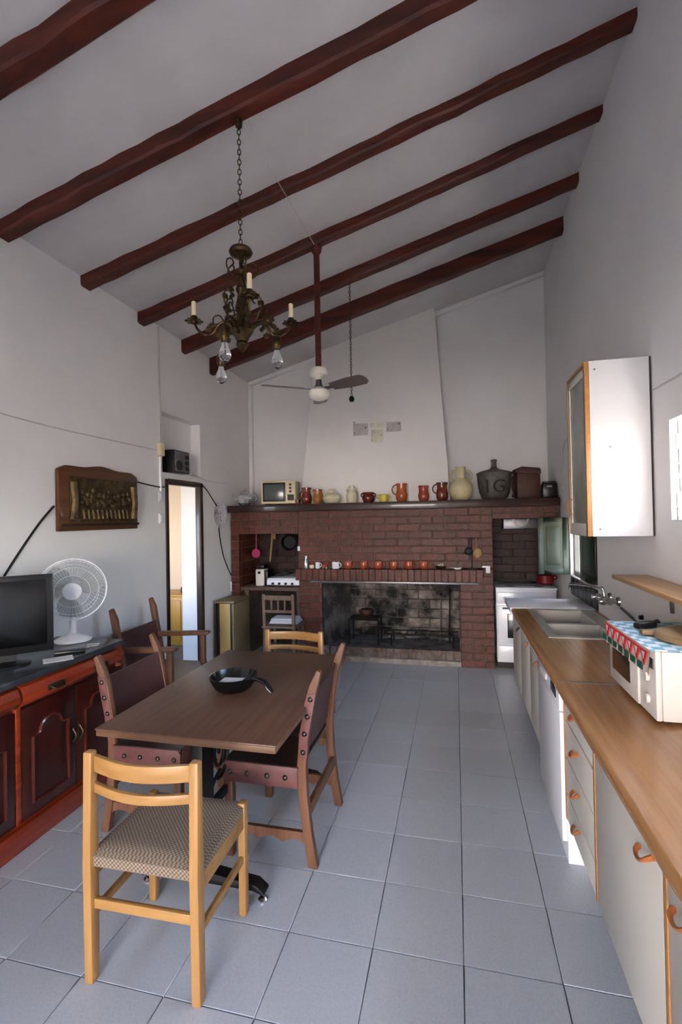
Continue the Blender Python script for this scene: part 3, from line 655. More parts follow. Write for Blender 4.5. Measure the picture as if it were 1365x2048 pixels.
# ---------------------------------------------------------------- dining table
t = thing('dining_table', 'brown laminate dining table on a black iron trestle', 'table', (-1.10, 2.34, 0))
TZ = .74
G().bb((-.395, -.605, TZ-.034), (.41, .61, TZ-.004)).obj('edge_band', 'tableedge', t, .003)
G().bb((-.398, -.608, TZ-.008), (.413, .613, TZ)).obj('top', 'tabletop', t, .002)
for y in (-.43, .45):
    cast = G().bb((-.028, y-.05, .07), (.028, y+.05, TZ-.034)).obj('column', 'black_iron', t, .006)
    ft = G().prism([(-.29, .045), (-.25, .075), (-.06, .095), (.06, .095), (.25, .075), (.29, .045), (.29, .035), (.24, .05), (-.24, .05), (-.29, .035)], 'y', y-.03, y+.03).obj('foot', 'black_iron', t, .004)
    for x in (-.275, .275): G().lathe([(0, 0), (.02, 0), (.022, .008), (.014, .016), (.008, .02), (.008, .04)], (x, y, 0), 14).obj('glide', 'chrome', ft)
    for sx in (-1, 1): G().tube([(sx*.02, y, .70), (sx*.12, y, .70), (sx*.24, y, .703)], .012, 6).obj('top_arm', 'black_iron', t)
G().bb((-.012, -.41, .30), (.012, .41, .34)).obj('stretcher', 'black_iron', t, .004)
for s in (-1, 1):
    y0 = -.40 if s < 0 else .40
    sp = []
    for k in range(34):
        a = k/33*3.6*PI; r = .012+.075*k/33
        sp.append((0, y0-s*(.13-r*math.cos(a)*1.0), .52+r*math.sin(a)*1.35))
    G().tube(sp, .008, 6).obj('scroll', 'black_iron', t)
    G().tube([(0, y0, .36), (0, y0-s*.08, .42), (0, y0-s*.13, .44)], .008, 6).obj('scroll', 'black_iron', t)
    G().tube([(0, y0, .66), (0, y0-s*.06, .64), (0, y0-s*.13, .62)], .008, 6).obj('scroll', 'black_iron', t)
# black pan-shaped dish on the table
t = thing('handled_dish', 'black glazed dish with curled handle on the dining table', 'dish', (-1.125, 2.27, TZ+.001), math.radians(-12))
G().lathe([(0, 0), (.075, 0), (.095, .015), (.115, .05), (.122, .072), (.114, .074), (.105, .05), (.085, .022), (0, .016)], n=32).obj('bowl', 'pan_black', t)
G().tube([(.112, 0, .062), (.15, 0, .07), (.19, 0, .062), (.215, 0, .035), (.235, 0, .016)], [.014, .015, .017, .018, .012], 10, flat=.7).obj('handle', 'pan_black', t)
one(G().prism([(-.06, -.035), (.05, -.045), (.062, .03), (-.045, .04)], 'z', 0, .002), 'paper_slip', 'paper', 'white paper slip lying in the black dish', 'paper', (-1.135, 2.27, TZ+.045), .2)

# ---------------------------------------------------------------- light pine chairs
def pine_chair(label):
    t = thing('dining_chair', label, 'chair')
    for s in (-1, 1):
        g = G().prism([(-.205, 0), (-.165, 0), (-.163, .42), (-.168, .80), (-.20, .80), (-.21, .42)], 'x', s*.205-.017, s*.205+.017)
        g.obj('back_post', 'pine', t, .006)
        G().prism([(.165, 0), (.20, 0), (.203, .455), (.165, .455)], 'x', s*.205-.016, s*.205+.016).obj('leg', 'pine', t, .006)
        G().bb((s*.205-.011, -.165, .355), (s*.205+.011, .168, .415)).obj('side_rail', 'pine_rail', t, .003)
        G().bb((s*.205-.009, -.165, .215), (s*.205+.009, .168, .243)).obj('side_stretcher', 'pine_rail', t, .003)
    for z0, z1 in ((.728, .785), (.655, .688)):
        pts = [(-.19+.38*i/10, -.185-.042*math.sin(PI*i/10)) for i in range(11)]
        poly = pts+[(x, y+.018) for x, y in pts[::-1]]
        G().prism(poly, 'z', z0, z1).obj('back_rail', 'pine_rail', t, .003)
    G().bb((-.19, -.192, .255), (.19, -.174, .29)).obj('back_stretcher', 'pine_rail', t, .003)
    G().bb((-.19, .175, .36), (.19, .195, .41)).obj('front_rail', 'pine_rail', t, .003)
    G().bb((-.19, -.12, .375), (.19, -.10, .408)).obj('seat_support', 'pine_rail', t, .003)
    g = G(); n = 12; vs = []; fs = []
    for j in range(n+1):
        for i in range(n+1):
            u, v = i/n*2-1, j/n*2-1
            h = .452+.012*(1-u**6)*(1-v**6)-.006*(1-v*v)
            vs.append((u*.215, v*.20+.005, h if abs(u) < .99 and abs(v) < .99 else .44))
    for j in range(n):
        for i in range(n): a = j*(n+1)+i; fs.append((a, a+1, a+n+2, a+n+1))
    k = len(vs); vs += [(-.215, -.195, .405), (.215, -.195, .405), (.215, .205, .405), (-.215, .205, .405)]
    fs += [(k, k+3, k+2, k+1)]
    fs += [tuple([i for i in range(n+1)][::-1])+(k, k+1), tuple([n*(n+1)+i for i in range(n+1)])+(k+2, k+3), tuple([j*(n+1) for j in range(n+1)])+(k+3, k), tuple([j*(n+1)+n for j in range(n+1)][::-1])+(k+1, k+2)]
    g.add(vs, fs).obj('seat', 'seat_fabric', t)
    return t
c1 = pine_chair('light pine chair with woven beige seat at the table end by the sideboard'); c1.location = (-1.075, 1.64, 0); c1.rotation_euler.z = math.radians(1)
c2 = copy_tree(c1); c2['label'] = 'light pine chair at the table end facing away from the fireplace'; c2.location = (-1.165, 3.12, 0); c2.rotation_euler.z = PI+math.radians(-3)
for c in (c1, c2): c['group'] = 'pine chairs at the dining table'

# ---------------------------------------------------------------- leather chairs
def stud(parent, p, n): 
    z = Vector((0, 0, 1)).rotation_difference(Vector(n)).to_matrix().to_4x4()
    G().lathe([(.013, 0), (.0115, .005), (.006, .009), (0, .010)], n=10, M=T(*p)@z).obj('stud', 'stud', parent)
def leather_chair(label, arms=False, W=.53, H=.91, sz=.455):
    t = thing('leather_chair', label, 'chair'); hw = W/2-.02
    prof = [(-.215, 0), (-.19, .15), (-.172, .32), (-.168, .46), (-.18, .60), (-.208, .75), (-.245, H)]
    for s in (-1, 1):
        fr = [(y-.0+.022, z) for y, z in prof]; bk = [(y-.022, z) for y, z in prof]
        fr[-1] = (prof[-1][0]-.004, H); bk[-1] = (prof[-1][0]-.024, H-.012); fr.insert(-1, (prof[-1][0]+.034, H-.075))
        po = G().prism(bk+fr[::-1], 'x', s*hw-.019, s*hw+.019).obj('back_post', 'chairwood', t, .005)
        # leather strip wrapped over the outer side of the post, with studs
        lp = [(-.176, .50), (-.183, .60), (-.208, .72), (-.222, .80)]
        G().prism([(y-.021, z) for y, z in lp]+[(y+.021, z) for y, z in lp[::-1]], 'x', s*hw+s*.0185, s*hw+s*.0225).obj('back_strip', 'leather_edge', t, .001)
        for (y, z) in ((-.178, .53), (-.187, .615), (-.203, .695), (-.218, .775)): stud(t, (s*(hw+.022), y, z), (s, 0, 0))
        top = .70 if arms else sz-.02
        G().prism([(.18, 0), (.222, 0), (.222, top), (.18, top)], 'x', s*hw-.02, s*hw+.02).obj('leg', 'chairwood', t, .005)
        sc_ = [(-.185, .155), (.18, .155), (.18, .09)]+[(.18-.365*k/24, .098+.022*abs(math.sin(PI*k/8))) for k in range(1, 24)]+[(-.185, .09)]
        G().prism(sc_, 'x', s*hw-.010, s*hw+.010).obj('side_stretcher', 'chairwood', t)
        G().bb((s*hw-.012, -.16, sz-.09), (s*hw+.012, .185, sz-.012)).obj('side_rail', 'chairwood', t, .003)
        G().prism([(-.150, sz-.095), (.222, sz-.095), (.226, sz-.02), (.21, sz), (-.150, sz)], 'x', s*hw+s*.0205, s*hw+s*.025).obj('seat_strip', 'leather_edge', t, .001)
        for y in (-.09, .0, .10, .19): stud(t, (s*(hw+.025), y, sz-.048), (s, 0, 0))
        if arms: G().prism([(-.205, .66), (-.20, .70), (.25, .715), (.265, .70), (.25, .685)], 'x', s*hw-.027, s*hw+.027).obj('armrest', 'chairwood', t, .006)
    g = G(); n = 10; vs = []; fs = []
    for dz in (0, -.012):
        for j in range(n+1):
            for i in range(n+1):
                u, v = i/n*2-1, j/n*2-1
                vs.append((u*(hw+.022), .035+v*.19, sz+.004+dz-.018*(1-u*u)*(1-v*v*.5)))
    m = (n+1)**2
    for j in range(n):
        for i in range(n): a = j*(n+1)+i; fs += [(a, a+1, a+n+2, a+n+1), (m+a, m+a+n+1, m+a+n+2, m+a+1)]
    for i in range(n):
        fs += [(i, m+i, m+i+1, i+1), (n*(n+1)+i, n*(n+1)+i+1, m+n*(n+1)+i+1, m+n*(n+1)+i), (i*(n+1), (i+1)*(n+1), m+(i+1)*(n+1), m+i*(n+1)), (i*(n+1)+n, m+i*(n+1)+n, m+(i+1)*(n+1)+n, (i+1)*(n+1)+n)]
    g.add(vs, fs).obj('seat', 'leather_dark', t)
    # slung leather back
    vs = []; fs = []; lp = [(-.150, .50), (-.160, .60), (-.184, .72), (-.199, .80)]
    for dy in (0, -.010):
        for y, z in lp:
            for i in range(n+1): u = i/n*2-1; vs.append((u*(hw+.002), y+dy-.02*(1-u*u), z-.012*(1-u*u)*(1 if z > .7 else -.3)))
    w = n+1; m = 4*w
    for j in range(3):
        for i in range(n): a = j*w+i; fs += [(a, a+1, a+w+1, a+w), (m+a, m+a+w, m+a+w+1, m+a+1)]
    for i in range(n): fs += [(i, m+i, m+i+1, i+1), (3*w+i, 3*w+i+1, m+3*w+i+1, m+3*w+i)]
    for j in range(3): fs += [(j*w, (j+1)*w, m+(j+1)*w, m+j*w), (j*w+n, m+j*w+n, m+(j+1)*w+n, (j+1)*w+n)]
    G().add(vs, fs).obj('backrest', 'leather', t)
    G().bb((-hw, -.20, .22), (hw, -.178, .275)).obj('rear_stretcher', 'chairwood', t, .003)
    pts = [(-hw, .36), (hw, .36), (hw, .27)]+[(hw-2*hw*k/16, .30+.03*abs(math.sin(PI*k/8*1.0))) for k in range(1, 16)]+[(-hw, .27)]
    G().prism(pts, 'y', .19, .21).obj('front_apron', 'chairwood', t)
    G().prism([(-hw, sz-.09), (hw, sz-.09), (hw, sz-.004), (-hw, sz-.004)], 'y', .218, .2255).obj('front_strip', 'leather_edge', t, .001)
    return t
lc = leather_chair('red-brown studded leather chair on the counter side of the dining table'); lc.location = (-.885, 2.385, 0); lc.rotation_euler.z = PI/2
l2 = copy_tree(lc); l2['label'] = 'red-brown studded leather chair on the sideboard side of the dining table'; l2.location = (-1.60, 2.42, 0); l2.rotation_euler.z = -PI/2+math.radians(2)
l3 = leather_chair('dark leather armchair with wooden arms beside the doorway', True, .54, .98, .46); l3.name = 'leather_armchair'; l3.location = (-2.20, 3.27, 0); l3.rotation_euler.z = -PI/2+math.radians(3)
for c in (lc, l2, l3): c['group'] = 'studded leather chairs'

# ---------------------------------------------------------------- old wooden chair
t = thing('wooden_chair', 'old grey-brown spindle-back chair in front of the recess', 'chair', (-1.87, 5.02, 0))
for s in (-1, 1):
    G().prism([(-.16, 0), (-.125, 0), (-.125, .44), (-.15, .80), (-.18, .80), (-.16, .44)], 'x', s*.165-.016, s*.165+.016).obj('back_post', 'oldwood', t, .004)
    G().cyl((s*.165, .15, 0), (s*.165, .15, .43), .017, n=10).obj('leg', 'oldwood', t)
    G().cyl((s*.165, -.14, .2), (s*.165, .15, .2), .01, n=8).obj('side_stretcher', 'oldwood', t)
for z0, z1 in ((.735, .785), (.60, .63)): G().bb((-.15, -.175, z0), (.15, -.155, z1)).obj('back_rail', 'oldwood', t, .003)
for i in range(3): G().box((-.075+.075*i, -.165, .68), (.02, .014, .12)).obj('spindle', 'oldwood', t, .002)
G().bb((-.19, -.17, .43), (.19, .18, .455)).obj('seat', 'oldwood', t, .005)
G().cyl((-.165, .15, .15), (.165, .15, .15), .01, n=8).obj('front_stretcher', 'oldwood', t)
g = G(); rnd = random.Random(3)
for k in range(3): g.bb((-.15+.01*k, -.09, .002+.02*k), (.17-.01*k, .14-.012*k, .020+.02*k))
one(g, 'folded_cloth', 'cloth_white', 'folded white cloth lying on the old chair seat', 'cloth', (-1.87, 5.05, .455), .05, .007)

# ---------------------------------------------------------------- folded gateleg table by the left wall
t = thing('folding_table', 'folded drop-leaf table with olive leaf against the wall', 'table', (-2.475, 5.0, 0))
G().bb((-.115, -.20, .695), (.115, .20, .72)).obj('top', 'olive_panel', t, .003)
G().bb((.095, -.205, .07), (.115, .205, .69)).obj('leaf', 'olive_panel', t, .003); G().bb((-.115, -.205, .07), (-.095, .205, .69)).obj('leaf', 'dark_edge', t, .003)
G().bb((-.085, -.185, .02), (.085, -.165, .69)).obj('end_panel', 'yellow_panel', t, .003); G().bb((-.085, .165, .02), (.085, .185, .69)).obj('end_panel', 'yellow_panel', t, .003)
for x in (-.075, .075): G().bb((x-.012, -.19, 0), (x+.012, -.16, .695)).obj('leg', 'dark_edge', t, .003); G().bb((x-.012, .16, 0), (x+.012, .19, .695)).obj('leg', 'dark_edge', t, .003)

# ---------------------------------------------------------------- sideboard
SBX = -2.13
t = thing('sideboard', 'glossy red-brown sideboard with arched doors and dark stone top', 'sideboard', (0, 0, 0))
Y0, Y1 = .45, 2.66
G().bb((XL+.012, Y0, .12), (SBX, Y1, .81)).obj('carcass', 'sb_dark', t, .003)
G().bb((XL+.012, Y0-.01, 0), (SBX+.03, Y1+.015, .115)).obj('plinth', 'sb_orange', t, .006)
G().bb((XL+.006, Y0-.02, .815), (SBX+.035, Y1+.035, .85)).obj('stone_top', 'marble_dark', t, .005)
for k in range(3):
    a, b = Y1-.735*(k+1)+.008, Y1-.735*k-.008
    pr = [(SBX, .70), (SBX+.02, .70), (SBX+.052, .735), (SBX+.055, .765), (SBX+.035, .80), (SBX, .81)]
    dr = G().prism([(p[0], p[1]) for p in pr], 'y', a, b).obj('drawer', 'sb_orange', t, .002)
    for f in (.27, .73):
        yy = a+(b-a)*f
        G().box((SBX+.058, yy, .755), (.004, .11, .03), ).obj('handle_plate', 'brass_dark', dr, .001)
        G().tube([(SBX+.062, yy-.045, .76), (SBX+.085, yy-.03, .745), (SBX+.085, yy+.03, .745), (SBX+.062, yy+.045, .76)], .005, 6).obj('handle_bail', 'brass_dark', dr)
    G().bb((SBX-.005, a-.016, .12), (SBX+.022, a+.012, .70)).obj('stile', 'sb_orange', t, .003)
    for s in (0, 1):
        d0 = a+.014+s*(b-a-.014)/2; d1 = d0+(b-a-.014)/2-.006
        dd = G().bb((SBX, d0, .135), (SBX+.02, d1, .685)).obj('door', 'sb_dark', t, .003)
        m0, m1 = d0+.065, d1-.055; mc = (m0+m1)/2; sh = .53; rr = (m1-m0)/2-.045
        X = SBX+.023
        path = [(X, m0, .20), (X, m0, sh), (X, m0+.03, sh)]+[(X, mc-rr*math.cos(PI*i/10), sh+.01+rr*.85*math.sin(PI*i/10)) for i in range(11)]+[(X, m1-.03, sh), (X, m1, sh), (X, m1, .20)]
        G().tube(path, .009, 6, True).obj('arched_moulding', 'sb_mould', dd)
        py = d1-.022 if s == 0 else d0+.022
        G().box((X-.001, py, .42), (.004, .018, .10)).obj('pull_plate', 'brass_dark', dd, .001)
        G().tube([(X, py, .46), (X+.022, py, .43), (X+.022, py, .41), (X, py, .38)], .005, 6).obj('pull', 'brass_dark', dd)
G().prism([(SBX, .10), (SBX+.02, .115), (SBX+.03, .13), (SBX, .135)], 'y', Y0, Y1).obj('base_moulding', 'sb_orange', t)
for (x, z0, z1) in ((SBX+.05, .69, .815),): G().lathe([(0, z0), (.03, z0), (.022, z0+.02), (.042, z0+.05), (.045, z0+.075), (.03, z0+.10), (.04, z1), (0, z1)], (SBX-.005, Y1+.012, 0), 12).obj('corner_boss', 'sb_orange', t)

# ---------------------------------------------------------------- television
t = thing('television', 'black flat television on the sideboard', 'television', (-2.365, 2.075, .851), math.radians(44))
G().bb((-.25, -.02, .055), (.235, .025, .475)).obj('case', 'black_plastic', t, .006)
G().bb((-.225, -.0225, .095), (.205, -.018, .448)).obj('screen', 'screen', t, .001)
G().bb((-.06, -.01, .02), (.06, .02, .06)).obj('neck', 'black_plastic', t)
G().lathe([(0, 0), (.13, 0), (.13, .008), (.05, .02), (0, .022)], (0, 0, 0), 24, sx=1, sy=.7).obj('base', 'black_plastic', t)
g = G().bb((-.025, -.08, 0), (.025, .08, .016))
one(g, 'remote_control', 'black_plastic', 'black remote control lying beside the table fan', 'remote control', (-2.20, 2.36, .851), -.9, .004)
one(G().prism([(-.05, -.07), (.05, -.075), (.055, .07), (-.045, .075)], 'z', 0, .002), 'paper_sheet', 'paper', 'white paper leaflet on the sideboard beside the television', 'paper', (-2.165, 2.235, .851), -.7)
one(G().tube([(0, 0, .004), (.03, .05, .004), (-.02, .10, .004), (.03, .14, .004), (.05, .10, .004), (.01, .06, .004)], .003, 6), 'charger_cable', 'cable_white', 'short white cable curled on the dark stone top', 'cable', (-2.20, 2.42, .852), 0)

# ---------------------------------------------------------------- table fan
fpz = Vector((-2.40, 2.60, .851))
face = math.atan2(-.75, .66)      # facing direction in plan
t = thing('table_fan', 'white table fan with wire guard on the sideboard', 'fan', fpz, face+PI/2)
G().lathe([(0, 0), (.105, 0), (.11, .012), (.085, .028), (.05, .036), (.03, .05), (0, .052)], n=28, sy=.85).obj('base', 'white_plastic', t)
G().cyl((0, .01, .045), (0, .02, .24), .022, .018).obj('neck', 'white_plastic', t)
Mh = T(0, 0, .335)@Matrix.Rotation(math.radians(6), 4, 'X')
MX = Mh@Matrix.Rotation(PI/2, 4, 'X')
G().lathe([(0, -.15), (.045, -.145), (.06, -.10), (.06, -.02), (.03, 0), (0, 0)], n=20, M=MX).obj('motor', 'white_plastic', t)
G().lathe([(0, .095), (.052, .09), (.056, .08), (.056, .076), (0, .076)], n=24, M=MX).obj('badge', 'white_plastic', t)
for k in range(3):
    vs = []; fs = []
    for i in range(9):
        r = .025+.155*i/8; a0 = k*2*PI/3+.5*math.sin(i/8*1.2); wd = .35+.35*math.sin(PI*min(1, i/8*.85+.1))
        for j in range(5):
            a = a0+wd*(j/4-.5)*2*.9; vs.append((r*math.cos(a), r*math.sin(a), .03+.022*(j/4-.5)))
    for i in range(8):
        for j in range(4): q = i*5+j; fs.append((q, q+1, q+6, q+5))
    G().add(vs, fs, MX).obj('blade', 'blade_clear', t)
G().lathe([(0, .06), (.03, .055), (.034, .01), (0, .01)], n=16, M=MX).obj('hub', 'white_plastic', t)
gd = G()
for rr, zz_, tk in ((.197, .03, .004), (.19, .06, .0016), (.15, .078, .0014), (.10, .083, .0014), (.15, -.035, .0014)):
    gd.tube([(rr*math.cos(2*PI*i/40), rr*math.sin(2*PI*i/40), zz_) for i in range(40)], tk, 5, True, MX)
gd.obj('guard_ring', 'grille_white', t)
gd = G()
for k in range(48):
    a = 2*PI*k/48; c, s = math.cos(a), math.sin(a)
    gd.tube([(.05*c, .05*s, .082), (.12*c, .12*s, .081), (.175*c, .175*s, .07), (.197*c, .197*s, .03), (.17*c, .17*s, -.02), (.06*c, .06*s, -.045)], .0006, 4, False, MX)
o = gd.obj('guard_wires', 'grille_white', t); o['kind'] = 'stuff'

# ---------------------------------------------------------------- relief plaque on the left wall
PL0, PL1, PZ0, PZ1 = 2.69, 3.51, 1.55, 2.02
t = thing('wall_plaque', 'carved wooden board with a bronze banquet relief on the wall', 'plaque', (XL, 3.10, PZ0))
hl = (PL1-PL0)/2; hh = PZ1-PZ0
topc = [(hl-2*hl*k/24, hh-.012+.012*math.cos((k/24*2-1)*PI)-.022*max(0, abs(k/24*2-1)-.85)/.15+.006*math.sin(k/24*5*PI)) for k in range(25)]
G().prism([(-hl, 0), (hl, 0)]+topc, 'x', .004, .035).obj('board', 'plaque_wood', t, .006)
G().bb((.035, -hl+.09, .06), (.046, hl-.03, .38)).obj('relief_ground', 'bronze_relief', t, .004)
G().bb((.035, -hl+.02, .03), (.05, hl, .05)).obj('lower_rail', 'dark_edge', t, .003)
rel = G(); rnd = random.Random(11)
for k in range(11):
    y = -.27+.054*k; z = .27+rnd.uniform(-.02, .03)
    rel.ball((.05, y, z), .019, 8, 6, (.8, 1, 1.15)); rel.ball((.048, y+rnd.uniform(-.01, .01), z-.055), .034, 8, 6, (.6, 1, 1.3)); rel.tube([(.06, y, z-.03), (.066, y+rnd.uniform(-.05, .05), z-.06)], .008, 6)
rel.bb((.046, -.27, .150), (.068, .29, .165))
for k in range(12): y = -.25+.046*k; rel.tube([(.047, y, .15), (.048, y+.012, .085)], .011, 6)
for y in (-.30, .33): rel.tube([(.052, y, .08), (.058, y+.01, .2), (.052, y, .34)], [.03, .026, .03], 8)
o = rel.obj('bronze_relief', 'bronze_relief', t); o['label'] = 'bronze relief of figures seated at a long table'

# ---------------------------------------------------------------- niche radio, plate, boxes and cables on the left wall
t = thing('speaker_radio', 'grey and black radio standing in the niche above the doorway', 'radio', (-2.575, 4.14, NZ0+.001), 0)
G().bb((-.145, -.15, 0), (.03, .12, .215)).obj('case', 'black_plastic', t, .006); G().bb((.03, -.14, .012), (.036, .11, .205)).obj('front', 'radio_face', t, .003)
for k in range(3): G().bb((.036, .03, .03+.055*k), (.040, .10, .065+.055*k)).obj('panel', 'dark_edge', t, .001)
G().cyl((.036, -.07, .07), (.042, -.07, .07), .05, n=20).obj('speaker_cone', 'dark_edge', t)
p = Vector((XL+.002, 4.985, 1.67))
t = thing('wall_plate', 'round white plate with purple pattern hanging beside the fireplace', 'plate', p)
G().lathe([(0, .004), (.09, .004), (.145, .02), (.148, .024), (.09, .010), (0, .008)], n=32, M=Matrix.Rotation(PI/2, 4, 'Y')).obj('dish', 'plate', t)
def wall_cable(name, pts, m, r, lab, cat='cable'):
    return one(G().tube(smooth([Vector(q) for q in pts]) if len(pts) > 2 else [Vector(q) for q in pts], r, 6), name, m, lab, cat)
def lw(pxx, pyy, off=.006): q = at(pxx, pyy, x=XL+off); return q
wall_cable('electric_cable', [lw(108, 1012, .02), lw(80, 1045), lw(45, 1095), lw(10, 1150), at(4, 1165, x=XL+.03)], 'cable_black', .007, 'black cable running down from the bronze relief plaque behind the television')
wall_cable('electric_cable', [lw(268, 962, .02), lw(290, 968), lw(318, 974), lw(330, 974, .02)], 'cable_black', .006, 'black cable sagging between the relief plaque and the doorway frame')
wall_cable('electric_cable', [lw(403, 968, .02), lw(415, 982), lw(428, 1003), lw(434, 1012, .03)], 'cable_black', .006, 'black cable between the doorway frame and the round wall plate')
wall_cable('electric_cable', [lw(438, 1055, .02), lw(441, 1080), lw(448, 1115), lw(462, 1150)], 'cable_black', .006, 'black cable hanging from the round wall plate down to the socket')
wall_cable('electric_wire', [lw(-30, 818), lw(100, 853), lw(220, 880), lw(312, 900)], 'cable_white', .004, 'thin pale wire running along the wall above the relief plaque')
wall_cable('electric_wire', [lw(385, 950), lw(420, 963), lw(455, 967)], 'cable_white', .003, 'thin pale wire between the niche and the mantel')
wall_cable('cable_conduit', [(XL+.008, 3.872, 3.38), (XL+.008, 3.872, 2.33)], 'cable_white', .010, 'thin white conduit running up the wall to the ceiling beam', 'conduit')
t = thing('junction_box', 'cream junction box on the wall beside the niche', 'junction box', (XL, 3.872, 2.25)); G().bb((.001, -.035, -.05), (.035, .035, .07)).obj('box', 'cream_plastic', t, .006); G().bb((.035, -.03, -.045), (.04, .03, .065)).obj('cover', 'cream_plastic', t, .003)
wall_cable('cable_conduit', [(XL+.008, 3.872, 2.195), (XL+.008, 3.875, 1.88)], 'white_plastic', .012, 'thick white conduit between the junction box and the wall switch', 'conduit')
for z, lab in ((1.83, 'white rocker switch just below the conduit beside the doorway'), (1.63, 'white wall socket below the rocker switch beside the doorway')):
    t = thing('wall_switch', lab, 'switch', (XL, 3.875, z)); G().bb((.001, -.03, -.045), (.014, .03, .045)).obj('plate', 'white_plastic', t, .004); G().bb((.014, -.016, -.028), (.02, .016, .028)).obj('rocker', 'white_enamel', t, .003)
p = lw(464, 1168); t = thing('wall_socket', 'white wall socket with black plug beside the folding table', 'socket', (XL, p.y, p.z-.02)); G().bb((.001, -.035, -.06), (.018, .035, .05)).obj('plate', 'white_plastic', t, .005); G().cyl((.018, 0, .035), (.05, 0, .045), .017).obj('plug', 'black_plastic', t)

# ---------------------------------------------------------------- kitchen run along the right wall
CX = .464; CT = .82; CB = .22
def bow_handle(parent, p, ang, m='handle_orange', L=.10):
    """curved bow handle on a front facing -x; ang tilts it in the plane of the front"""
    n = 10; pts = []; rs = []
    for i in range(n+1):
        u = i/n*2-1; s = u*L/2
        pts.append((p[0]-.003-.019*math.sqrt(max(0, 1-u*u))*.95, p[1]+s*math.cos(ang), p[2]+s*math.sin(ang)-.022*(1-u*u))); rs.append(.005+.003*u*u)
    G().tube(pts, rs, 8).obj('handle', m, parent)
def base_cab(y0, y1, lab, doors, drawers=0, strip=True):
    t = thing('base_cabinet', lab, 'cabinet', (CX, (y0+y1)/2, 0)); h = (y1-y0)/2
    G().bb((.022, -h+.001, CB), (.555, h-.001, CT)).obj('body', 'cab_white', t)
    G().bb((.20, -h+.002, 0), (.22, h-.002, CB)).obj('plinth', 'dark_edge', t)
    if drawers:
        G().bb((.014, -h+.006, CB), (.0225, h-.024, CT-.006)).obj('drawer_gap_shade', 'dark_edge', t)  # dark sheet that paints the shade into the gaps between drawers
        zs = [CT-.004, .68, .512, .345, CB]
        for k in range(4):
            d = G().bb((0, -h+.005, zs[k+1]+.005), (.02, h-.028, zs[k]-.004)).obj('drawer', 'cab_white', t, .002)
            bow_handle(d, (0, .02, (zs[k]+zs[k+1])/2+.02), -.35)
    else:
        w = 2*h/doors
        for k in range(doors):
            a = -h+w*k+.003; b = a+w-.006-(.022 if strip else 0)
            d = G().bb((0, a, CB), (.02, b, CT-.004)).obj('door', 'cab_white', t, .002)
            bow_handle(d, (0, a+.09 if y0 > 1.3 else b-.09, CT-.09), -.35, L=.11)
    if strip: G().bb((-.002, h-.022, CB), (.021, h-.002, CT-.004)).obj('edge_strip', 'beech', t, .002)
    return t
base_cab(.62, 1.30, 'pale base cabinet with orange handle next after the wide door cabinet', 1)
base_cab(1.305, 1.905, 'wide pale base cabinet beside the stack of drawers', 1)
base_cab(1.91, 2.385, 'pale drawer cabinet with four orange bow handles', 1, 4)
sk = thing('sink_cabinet', 'pale three-door base cabinet under the steel sink', 'cabinet', (CX, 3.70, 0))
g = G().bb((.022, -.685, CB), (.555, .70, CB+.02)).bb((.022, -.685, CB), (.555, -.665, CT)).bb((.022, .68, CB), (.555, .70, CT)).bb((.54, -.685, CB), (.555, .70, CT)); g.obj('body', 'cab_white', sk)
G().bb((.20, -.683, 0), (.22, .698, CB)).obj('plinth', 'dark_edge', sk)
for a, b in ((.20, .70), (-.26, .194), (-.685, -.266)):
    d = G().bb((0, a+.002, CB), (.02, b-.002, CT-.004)).obj('door', 'cab_white', sk, .002)
    bow_handle(d, (0, a+.07, CT-.10), -.35, 'dark_edge' if a > 0 else 'handle_orange', .07)
t = thing('dishwasher', 'white dishwasher standing between the drawers and the sink cabinet', 'dishwasher', (CX-.012, 2.695, 0))
G().bb((.02, -.298, .0), (.56, .298, CT-.002)).obj('body', 'white_enamel', t, .003)
d = G().bb((-.004, -.298, .10), (.02, .298, .69)).obj('door', 'white_enamel', t, .004)
cp = G().bb((-.006, -.298, .695), (.02, .298, CT-.004)).obj('control_panel', 'white_enamel', t, .004)
G().bb((-.010, -.235, .735), (-.005, -.115, .785)).obj('display', 'dark_glass', cp, .001); G().bb((-.014, .0, .74), (-.005, .16, .77)).obj('grip', 'white_lam', cp, .003)
def worktop(y0, y1, lab, holes=()):
    t = thing('worktop', lab, 'worktop', (0, 0, CT))
    x0, x1 = .435, XR-.004; g = G()
    if holes:
        a, b, c, d = holes
        g.bb((x0, y0, .001), (a, y1, .04)); g.bb((b, y0, .001), (x1, y1, .04)); g.bb((a, y0, .001), (b, c, .04)); g.bb((a, d, .001), (b, y1, .04))
    else: g.bb((x0, y0, .001), (x1, y1, .04))
    g.obj('slab', 'worktop', t, smooth=False)
    g = G(); g.tube([(x0, y0, .021), (x0, y1, .021)], .0195, 12); g.obj('nosing', 'worktop', t)
    return t
worktop(.62, 2.31, 'wood-look worktop carrying the microwave')
SK = (.55, .985, 3.13, 4.0)
w = worktop(2.318, 4.05, 'wood-look worktop around the steel sink', SK)
G().bb((.43, 2.310, .018), (XR-.006, 2.318, .0415)).obj('joint_strip', 'grey_metal', w)
t = thing('worktop_slab', 'white marble slab at the stove end of the counter', 'worktop', (0, 0, CT))
G().bb((.41, 4.052, .002), (XR-.004, 4.52, .045)).obj('slab', 'white_enamel', t, .004)
G().bb((.95, 4.45, -.82), (.99, 4.49, .002)).obj('leg', 'white_lam', t)
